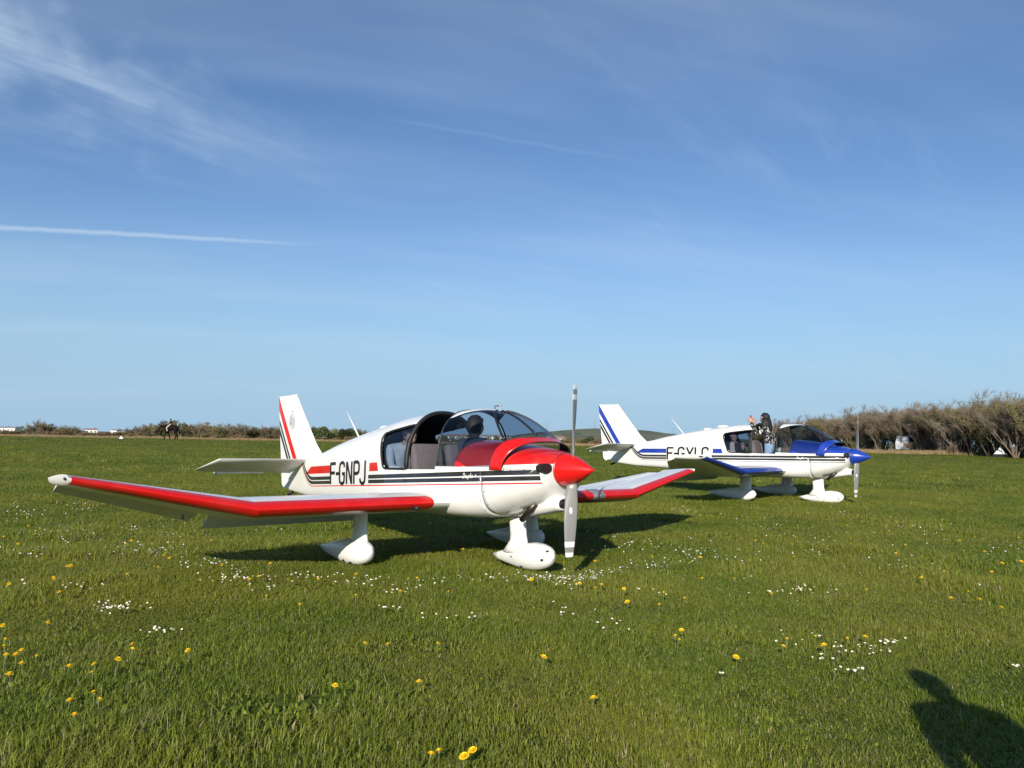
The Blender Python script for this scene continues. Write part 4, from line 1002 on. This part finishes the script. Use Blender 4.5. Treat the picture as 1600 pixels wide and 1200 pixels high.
WHT, SLATE, TILE = (.76, .74, .70), (.24, .24, .26), (.30, .20, .15)
for i, (px, dist, w, rot, roof, lb) in enumerate([
    (6, 820, 9, .3, SLATE, 'long white house with a slate roof over the low hedge'), (21, 800, 8, -.2, SLATE, 'white slate roofed house beside the tall bare clump'), (141, 760, 9, .5, TILE, 'white cottage with a tiled roof in the hedge gap'),
    (181, 780, 8, -.4, SLATE, 'small white slate roofed cottage nearest the horse'), (548, 520, 14, .2, TILE, 'pale house with a tiled roof behind the whip antenna'),
    (655, 560, 18, .1, SLATE, 'long pale house showing through the open cockpit'), (715, 600, 16, -.3, TILE, 'pale house with a red roof showing through the canopy glass'), (775, 580, 20, .2, SLATE, 'broad pale building showing through the windscreen'),
    (868, 640, 14, .4, TILE, 'pale house below the hill beside the propeller')]):
    house(px, dist, w, 7.5, 3.4 if px < 500 else 4.6, .9 if px < 500 else 1.3, rot, WHT, roof, lb)
# masts on the hill
for px, ht, lb in ((854, 34, 'thin lattice mast on the left shoulder of the hill'), (929, 40, 'tall thin mast on the crest of the hill'), (1052, 30, 'thin mast on the right slope of the hill')):
    d = cam_dir(px, 690); k = 2480 / d.y; x = d.x * k
    mb = MB(); zb = 32 if px < 1000 else 24
    for a in range(3): mb.tube([(cos(a * 2.09) * 2.2, sin(a * 2.09) * 2.2, 0), (cos(a * 2.09) * .5, sin(a * 2.09) * .5, ht)], [.45, .3], 4)
    for z in range(4, ht, 4): mb.tube([(cos(q) * (2.2 - 1.7 * z / ht), sin(q) * (2.2 - 1.7 * z / ht), z) for q in (0, 2.09, 4.18, 6.28)], .2, 4)
    o = mb.build('mast', simple('mast_grey', (.25, .26, .28), .6), None); o.location = (x, 2480, zb); tag(o, lb, 'mast', 'masts on the hill')
# parked van among the trees
x, y, z = at_px(1432, 107); vr_ = empty('parked_van', (x, y, z), (0, 0, radians(20))); tag(vr_, 'white van parked among the bare trees', 'van')
vw = simple('van_white', (.75, .75, .74), .35)
mb = MB(); sect = [(-2.3, .35), (-2.35, 1.1), (-2.2, 1.85), (-1.9, 2.0), (1.0, 2.0), (1.35, 1.8), (1.75, 1.2), (2.35, 1.05), (2.45, .7), (2.4, .35)]
mb.loft([[(px_, yy * (1 if z_ < 1.2 else .9), z_) for px_, z_ in sect] for yy in (-.9, .9)]); mb.build('body', vw, vr_, False, bevel=.06)
for s in (-1, 1):
    for a, b in ((-2.0, -1.1), (-1.0, -.1), (0, 1.0)):
        mb = MB(); mb.poly([(a, s * .885, 1.25), (b, s * .885, 1.25), (b - .08, s * .835, 1.8), (a + .05, s * .835, 1.8)]); mb.build('side_window', simple('dark_pane', (.03, .04, .05), .1), vr_, False, solid=.02)
    for wx in (-1.5, 1.5):
        mb = MB(); mb.tube([(wx, s * .72, .33), (wx, s * .93, .33)], .33, 20); w_ = mb.build('wheel', simple('black_rubber', (.012, .012, .013), .55), vr_, auto=40)
        mb = MB(); mb.tube([(wx, s * .93, .33), (wx, s * .945, .33)], .19, 16); mb.build('rim', simple('bare_metal', (.35, .34, .32), .35, 1.), w_, auto=40)
    mb = MB(); mb.ell((2.40, s * .65, .85), (.06, .14, .1), 0, 10, 6); mb.build('headlight', simple('lamp_clear', (.5, .5, .5), .1), vr_)
mb = MB(); mb.poly([(1.38, -.74, 1.78), (1.38, .74, 1.78), (1.74, .80, 1.25), (1.74, -.80, 1.25)]); mb.build('windscreen', simple('dark_pane', (.03, .04, .05), .1), vr_, False, solid=.02)
# field markers
def marker(px, py, w, label):
    p = unproj(px, py); dd = min(math.hypot(p.x, p.y), 92); d = cam_dir(px, py); k = dd / math.hypot(d.x, d.y); x, y = d.x * k, d.y * k
    r = empty('field_marker', (x, y, gz(x, y) + .02), (0, 0, .5)); tag(r, label, 'marker', 'airfield edge markers')
    h = w * .85
    def ring(t): s = w / 2 * (1 - t); return [(-s, -s, h * t), (s, -s, h * t), (s, s, h * t), (-s, s, h * t)]
    mb = MB(); mb.loft([ring(0), ring(.3)]); mb.build('base', simple('marker_black', (.02, .02, .02), .7), r, False)
    mb = MB(); mb.loft([ring(.3), ring(.97)]); mb.build('top', simple('marker_white', (.8, .8, .8), .6), r, False)
marker(1563, 713, 1.15, 'white pyramid marker with a black base beside the dirt track')
marker(189, 686, .55, 'small white topped marker at the field edge near the horse')
# ------------------------------------------------------------------ grass and flowers
def grass_mat():
    m, nt, b = newmat('grass_blades'); g = nt.nodes.new('ShaderNodeNewGeometry'); P = g.outputs['Position']
    at = nt.nodes.new('ShaderNodeAttribute'); at.attribute_name = 'tint'; t = NX(nt, at.outputs['Fac'])
    n1 = noisen(nt, P, .35, 3, .6); n2 = noisen(nt, P, 1.6, 3, .6)
    c = mixc(nt, t, (.086, .138, .012), (.245, .300, .030))
    c = mixc(nt, mrange(nt, n1, .36, .64) * .75, c, (.275, .280, .036))
    c = mixc(nt, mrange(nt, n2, .56, .76) * .38, c, (.225, .20, .075))
    c = mixc(nt, t > .945, c, (.36, .30, .15))
    nt.links.new(c.s, b.inputs['Base Color']); b.inputs['Roughness'].default_value = .5; b.inputs['Specular IOR Level'].default_value = .35
    tl = nt.nodes.new('ShaderNodeBsdfTranslucent'); nt.links.new(c.s, tl.inputs[0]); mx = nt.nodes.new('ShaderNodeMixShader'); mx.inputs[0].default_value = .34
    nt.links.new(b.outputs[0], mx.inputs[1]); nt.links.new(tl.outputs[0], mx.inputs[2]); nt.links.new(mx.outputs[0], nt.nodes['Material Output'].inputs[0])
    return m
GM = grass_mat()
SRC = bpy.data.collections.new('grass_sources')
def patch(seed, n, size, hmin, hmax, wid, mat=None):
    rng = random.Random(seed); v, f, t = [], [], []
    cl = [(rng.uniform(-.5, .5) * size, rng.uniform(-.5, .5) * size, rng.uniform(.75, 1.25), rng.uniform(-.6, .6), rng.uniform(-.6, .6)) for _ in range(14)]
    for k in range(n):
        r = size * .5 * sqrt(rng.random()); a = rng.uniform(0, 6.283); x, y = r * cos(a), r * sin(a)
        c = min(cl, key=lambda q: (q[0] - x) ** 2 + (q[1] - y) ** 2)
        h = rng.uniform(hmin, hmax) * c[2]; az = rng.uniform(0, 6.283); lean = rng.uniform(.25, 1.5)
        dx, dy = cos(az) * lean + c[3] * .5, sin(az) * lean + c[4] * .5; w = wid * rng.uniform(.7, 1.3)
        pa = az + rng.uniform(-.6, .6) + pi / 2; wx, wy = cos(pa) * w / 2, sin(pa) * w / 2
        o = len(v); m1 = (x + dx * h * .25, y + dy * h * .25, h * .55); tp = (x + dx * h * .85, y + dy * h * .85, h * rng.uniform(.75, 1.0))
        v += [(x - wx, y - wy, -.012), (x + wx, y + wy, -.012), (m1[0] + wx * .8, m1[1] + wy * .8, m1[2]), (m1[0] - wx * .8, m1[1] - wy * .8, m1[2]), tp]
        f += [(o, o + 1, o + 2, o + 3), (o + 3, o + 2, o + 4)]; tt = rng.random(); t += [tt] * 5
    me = bpy.data.meshes.new('grass_patch'); me.from_pydata(v, [], f); a = me.attributes.new('tint', 'FLOAT', 'POINT'); a.data.foreach_set('value', t)
    me.materials.append(mat or GM); o = bpy.data.objects.new('grass_patch_%02d' % len(SRC.objects), me); SRC.objects.link(o); return o
for s in range(4): patch(s, 520, .55, .028, .066, .0050)
for s in range(2): patch(10 + s, 300, .50, .05, .115, .0055)         # longer tufts
STRAW = simple('dry_straw', (.34, .24, .12), .9, 0, 0, .3, 3)
for s in range(2): patch(30 + s, 260, .6, .06, .13, .008, STRAW)
for s in range(2): patch(50 + s, 70, .40, .025, .055, .017)            # broad leaves
def gn_scatter(name, pts, label, key=''):
    """pts: (pos, rotz, (sx,sy,sz), index)"""
    me = bpy.data.meshes.new(name); me.from_pydata([p[0] for p in pts], [], [])
    a = me.attributes.new('rot', 'FLOAT_VECTOR', 'POINT'); a.data.foreach_set('vector', [c for p in pts for c in (0, 0, p[1])])
    a = me.attributes.new('scl', 'FLOAT_VECTOR', 'POINT'); a.data.foreach_set('vector', [c for p in pts for c in p[2]])
    a = me.attributes.new('idx', 'INT', 'POINT'); a.data.foreach_set('value', [p[3] for p in pts])
    ob = bpy.data.objects.new(name, me); COL.objects.link(ob); tag(ob, label, None, None, 'stuff')
    ng = bpy.data.node_groups.new(name, 'GeometryNodeTree')
    ng.interface.new_socket('Geometry', in_out='INPUT', socket_type='NodeSocketGeometry'); ng.interface.new_socket('Geometry', in_out='OUTPUT', socket_type='NodeSocketGeometry')
    N = ng.nodes; L = ng.links; gi = N.new('NodeGroupInput'); go = N.new('NodeGroupOutput'); ip = N.new('GeometryNodeInstanceOnPoints'); ci = N.new('GeometryNodeCollectionInfo')
    ci.inputs[0].default_value = SRC; ci.inputs['Separate Children'].default_value = True; ci.inputs['Reset Children'].default_value = True
    L.new(gi.outputs[0], ip.inputs['Points']); L.new(ci.outputs[0], ip.inputs['Instance']); ip.inputs['Pick Instance'].default_value = True
    for nm, ty, sk in (('rot', 'FLOAT_VECTOR', 'Rotation'), ('scl', 'FLOAT_VECTOR', 'Scale'), ('idx', 'INT', 'Instance Index')):
        at = N.new('GeometryNodeInputNamedAttribute'); at.data_type = ty; at.inputs[0].default_value = nm; L.new(at.outputs[0], ip.inputs[sk])
    L.new(ip.outputs[0], go.inputs[0]); md = ob.modifiers.new('scatter', 'NODES'); md.node_group = ng
    return ob
rng = random.Random(11); G = []
for y0, y1, sp, sxy, sz in ((2.3, 9.5, .26, 1.0, 1.0), (9.5, 24, .38, 1.35, 1.0), (24, 55, .80, 2.6, 1.15), (55, 104, 1.7, 5.2, 1.3)):
    y = y0
    while y < y1:
        x = -(y * .70 + 1.6)
        while x < y * .70 + 1.6:
            qx, qy = x + rng.uniform(-.5, .5) * sp, y + rng.uniform(-.5, .5) * sp
            n = noise.noise(Vector((qx * .9, qy * .9, 0))) + .5 * noise.noise(Vector((qx * .25, qy * .25, 7)))
            z = sz * (1 + .75 * n) * rng.uniform(.75, 1.25)
            if abs(qy - track_y(qx)) > 3.6:
                idx = rng.randrange(4) if (n < .25 or rng.random() < .4) else 4 + rng.randrange(2)
                if rng.random() < .07 and qy < 30: idx = 8 + rng.randrange(2)
                G.append(((qx, qy, gz(qx, qy)), rng.uniform(0, 6.28), (sxy, sxy, max(.34, z * .86)), idx))
            x += sp
        y += sp
gn_scatter('grass', G, 'short green grass blades covering the airfield', 'grass_blades')
D3 = []; x = -115.
while x < 100:
    for k in range(7):
        yy = track_y(x) - 5.5 + k * .9 + rng.uniform(-.6, .6); n = noise.noise(Vector((x * .12, yy * .2, 2)))
        if n > -.45: xx = x + rng.uniform(-.4, .4); D3.append(((xx, yy, gz(xx, yy)), rng.uniform(0, 6.28), (2.2, 2.2, rng.uniform(2.0, 3.4) * (1 + .5 * n) * interp([(-110, .9), (20, 1.), (60, 1.35)], x)), 6 + rng.randrange(2)))
    x += .75
gn_scatter('dry_grass', D3, 'tan dry grass standing along the dirt track', 'dry')
# dandelions and daisies
YEL = simple('dandelion_yellow', (.85, .60, .010), .7); STEM = simple('flower_stem', (.16, .20, .06), .6); PET = simple('daisy_white', (.80, .80, .78), .7); DISC = simple('daisy_yellow', (.75, .50, .02), .7)
def dandelion_mesh():
    hd, st = MB(), MB(); rng = random.Random(5)
    for ring, (n, r, zt) in enumerate(((22, .021, .004), (18, .016, .010), (12, .010, .013), (6, .004, .014))):
        for k in range(n):
            a = 2 * pi * k / n + ring * .2; w = .0032
            c, s = cos(a), sin(a); o = len(hd.v)
            hd.v += [(c * .002 - s * w * .4, s * .002 + c * w * .4, .0), (c * .002 + s * w * .4, s * .002 - c * w * .4, 0), (c * r + s * w, s * r - c * w, zt), (c * r - s * w, s * r + c * w, zt)]
            hd.f.append((o, o + 1, o + 2, o + 3)); hd.m.append(0)
    hd.ell((0, 0, -.004), (.006, .006, .008), 1, 8, 6)
    st.tube([(0, 0, 0), (.004, .002, .5), (0, 0, 1)], [.0022, .002, .002], 5)
    return hd.mesh('flower_head'), st.mesh('stem')
def daisy_mesh():
    mb = MB(); n = 13
    for k in range(n):
        a = 2 * pi * k / n; c, s = cos(a), sin(a); w = .0026; o = len(mb.v)
        mb.v += [(c * .003 - s * w * .4, s * .003 + c * w * .4, 0), (c * .003 + s * w * .4, s * .003 - c * w * .4, 0), (c * .0115 + s * w, s * .0115 - c * w, .0025), (c * .0115 - s * w, s * .0115 + c * w, .0025)]
        mb.f.append((o, o + 1, o + 2, o + 3)); mb.m.append(0)
    mb.ell((0, 0, .001), (.004, .004, .003), 1, 8, 5)
    mb.tube([(0, 0, 0), (.002, .001, -.03), (0, 0, -.075)], [.0010, .0011, .0012], 4, 2)
    return mb
HDm, STm = dandelion_mesh()
for m_ in (YEL, STEM): HDm.materials.append(m_)
STm.materials.append(STEM)
dpx = [(11, 1010), (37, 1017), (6, 1025), (23, 1024), (58, 1024), (39, 1036), (105, 1041), (150, 1037), (144, 1052), (20, 1053), (181, 1031), (148, 1083), (155, 1094), (104, 1096), (123, 1115), (9, 998), (74, 973), (203, 1015), (209, 1007), (295, 1017), (2, 977), (14, 913), (94, 926), (83, 903), (390, 916), (419, 932),
       (573, 1005), (608, 1006), (684, 1006), (653, 1066), (523, 1071), (720, 1182), (741, 1174), (926, 1089), (557, 930), (623, 923), (670, 1176), (689, 1171), (931, 919), (940, 914), (905, 912), (831, 906), (973, 920), (848, 1027),
       (1057, 993), (1059, 999), (1068, 985), (1151, 1027), (1224, 1009), (1229, 999), (1274, 994), (1288, 1008), (1322, 997), (1349, 995), (1354, 922), (1485, 934), (1512, 925), (1532, 937), (1566, 949), (1554, 911), (1464, 1050), (1068, 934), (1036, 926), (1030, 945), (1205, 928), (1097, 904),
       (30, 850), (85, 905), (205, 845), (255, 868), (330, 845), (390, 905), (420, 880), (450, 905), (498, 905), (80, 845), (12, 815), (1075, 880), (1240, 870), (1330, 850), (1440, 870), (1500, 845), (1565, 880), (1390, 830), (1180, 845), (980, 940), (1020, 870), (640, 905), (700, 925), (470, 945)]
rng = random.Random(21)
while len(dpx) < 150: dpx.append((rng.uniform(0, 1600), rng.uniform(800, 905)))
for i, (a, b_) in enumerate(dpx):
    hgt = rng.uniform(.075, .11); p = unproj(a, b_, hgt); q = Vector((p.x, p.y, gz(p.x, p.y)))
    r = empty('dandelion', q, (rng.uniform(-.2, .1), rng.uniform(-.15, .15), rng.uniform(0, 6.28))); tag(r, 'yellow dandelion in flower among the grass', 'dandelion', 'dandelions in the grass')
    k = rng.uniform(.75, 1.1)
    o = bpy.data.objects.new('stem', STm); COL.objects.link(o); o.parent = r; o.scale = (1, 1, hgt)
    o = bpy.data.objects.new('flower_head', HDm); COL.objects.link(o); o.parent = r; o.location = (0, 0, hgt); o.scale = (k, k, k); o.rotation_euler = (rng.uniform(.1, .6), 0, 0)
dm = daisy_mesh(); DME = dm.mesh('daisy')
for m_ in (PET, DISC, STEM): DME.materials.append(m_)
cl = [(262, 985, 30, 12), (170, 945, 45, 18), (190, 950, 40, 16), (130, 915, 30, 10), (365, 900, 50, 34), (565, 905, 45, 22), (620, 922, 30, 10), (690, 905, 30, 10), (840, 900, 40, 22), (890, 905, 45, 46), (915, 898, 40, 36), (950, 890, 30, 12), (1250, 922, 50, 26), (1390, 1003, 30, 14), (1340, 1015, 40, 16), (1335, 1045, 25, 10), (1280, 1025, 20, 6), (1590, 1040, 12, 5), (1125, 1052, 6, 3), (1520, 915, 40, 8), (1010, 925, 25, 5), (1230, 1000, 60, 8), (880, 955, 60, 8), (960, 975, 40, 6), (700, 960, 40, 8), (610, 950, 20, 6),
      (110, 830, 70, 40), (60, 860, 50, 25), (230, 855, 60, 30), (40, 800, 50, 20), (330, 880, 50, 25), (1010, 850, 50, 28), (1030, 880, 40, 20), (1080, 860, 40, 18), (1150, 870, 60, 18), (1300, 840, 80, 24), (1450, 830, 80, 20), (1550, 850, 60, 16), (1200, 815, 80, 22), (1060, 795, 30, 14), (1400, 880, 60, 14), (480, 900, 30, 14), (160, 790, 60, 16)]
rng = random.Random(33); pts = []
for cx, cy, sx, n in cl:
    for k in range(n):
        pts.append((cx + rng.gauss(0, .55) * sx, cy + rng.gauss(0, .5) * sx * .22))
while len(pts) < 900:
    cx, cy = rng.uniform(-20, 1620), 745 + 175 * rng.random() ** .8
    for k in range(rng.randrange(1, 7)): pts.append((cx + rng.gauss(0, 18), cy + rng.gauss(0, 3)))
W3 = []
for a, b_ in pts:
    h = rng.uniform(.055, .085); p = unproj(a, b_, h)
    if 2.6 < p.y < 70: W3.append((p.y, Vector((p.x, p.y, gz(p.x, p.y) + h))))
W3.sort(key=lambda q: q[0]); rest = MB()
for i, (dd, p) in enumerate(W3):
    k = rng.uniform(.55, .88); e = (rng.uniform(.05, .7), rng.uniform(-.25, .25), rng.uniform(-.5, .5))
    if i < 300:
        o = bpy.data.objects.new('daisy', DME); COL.objects.link(o); o.location = p; o.rotation_euler = e; o.scale = (k, k, 1.0)
        tag(o, 'small white daisy in the grass', 'daisy', 'daisies scattered in the grass')
    else:
        M_ = Matrix.Translation(p) @ Matrix.Rotation(e[0], 4, 'X') @ Matrix.Rotation(e[1], 4, 'Y'); o = len(rest.v)
        n = 8
        rest.v += [tuple(M_ @ Vector((cos(2 * pi * j / n) * .0115 * k, sin(2 * pi * j / n) * .0115 * k, .002))) for j in range(n)] + [tuple(M_ @ Vector((0, 0, -.075))), tuple(M_ @ Vector((.003, 0, -.075))), tuple(M_ @ Vector((.001, 0, 0)))]
        rest.f.append(tuple(range(o, o + n))); rest.m.append(0); rest.f.append((o + n, o + n + 1, o + n + 2)); rest.m.append(1)
tag(rest.build('daisies', [PET, STEM], None, False), 'more distant white daisies dotted over the field', None, None, 'stuff')
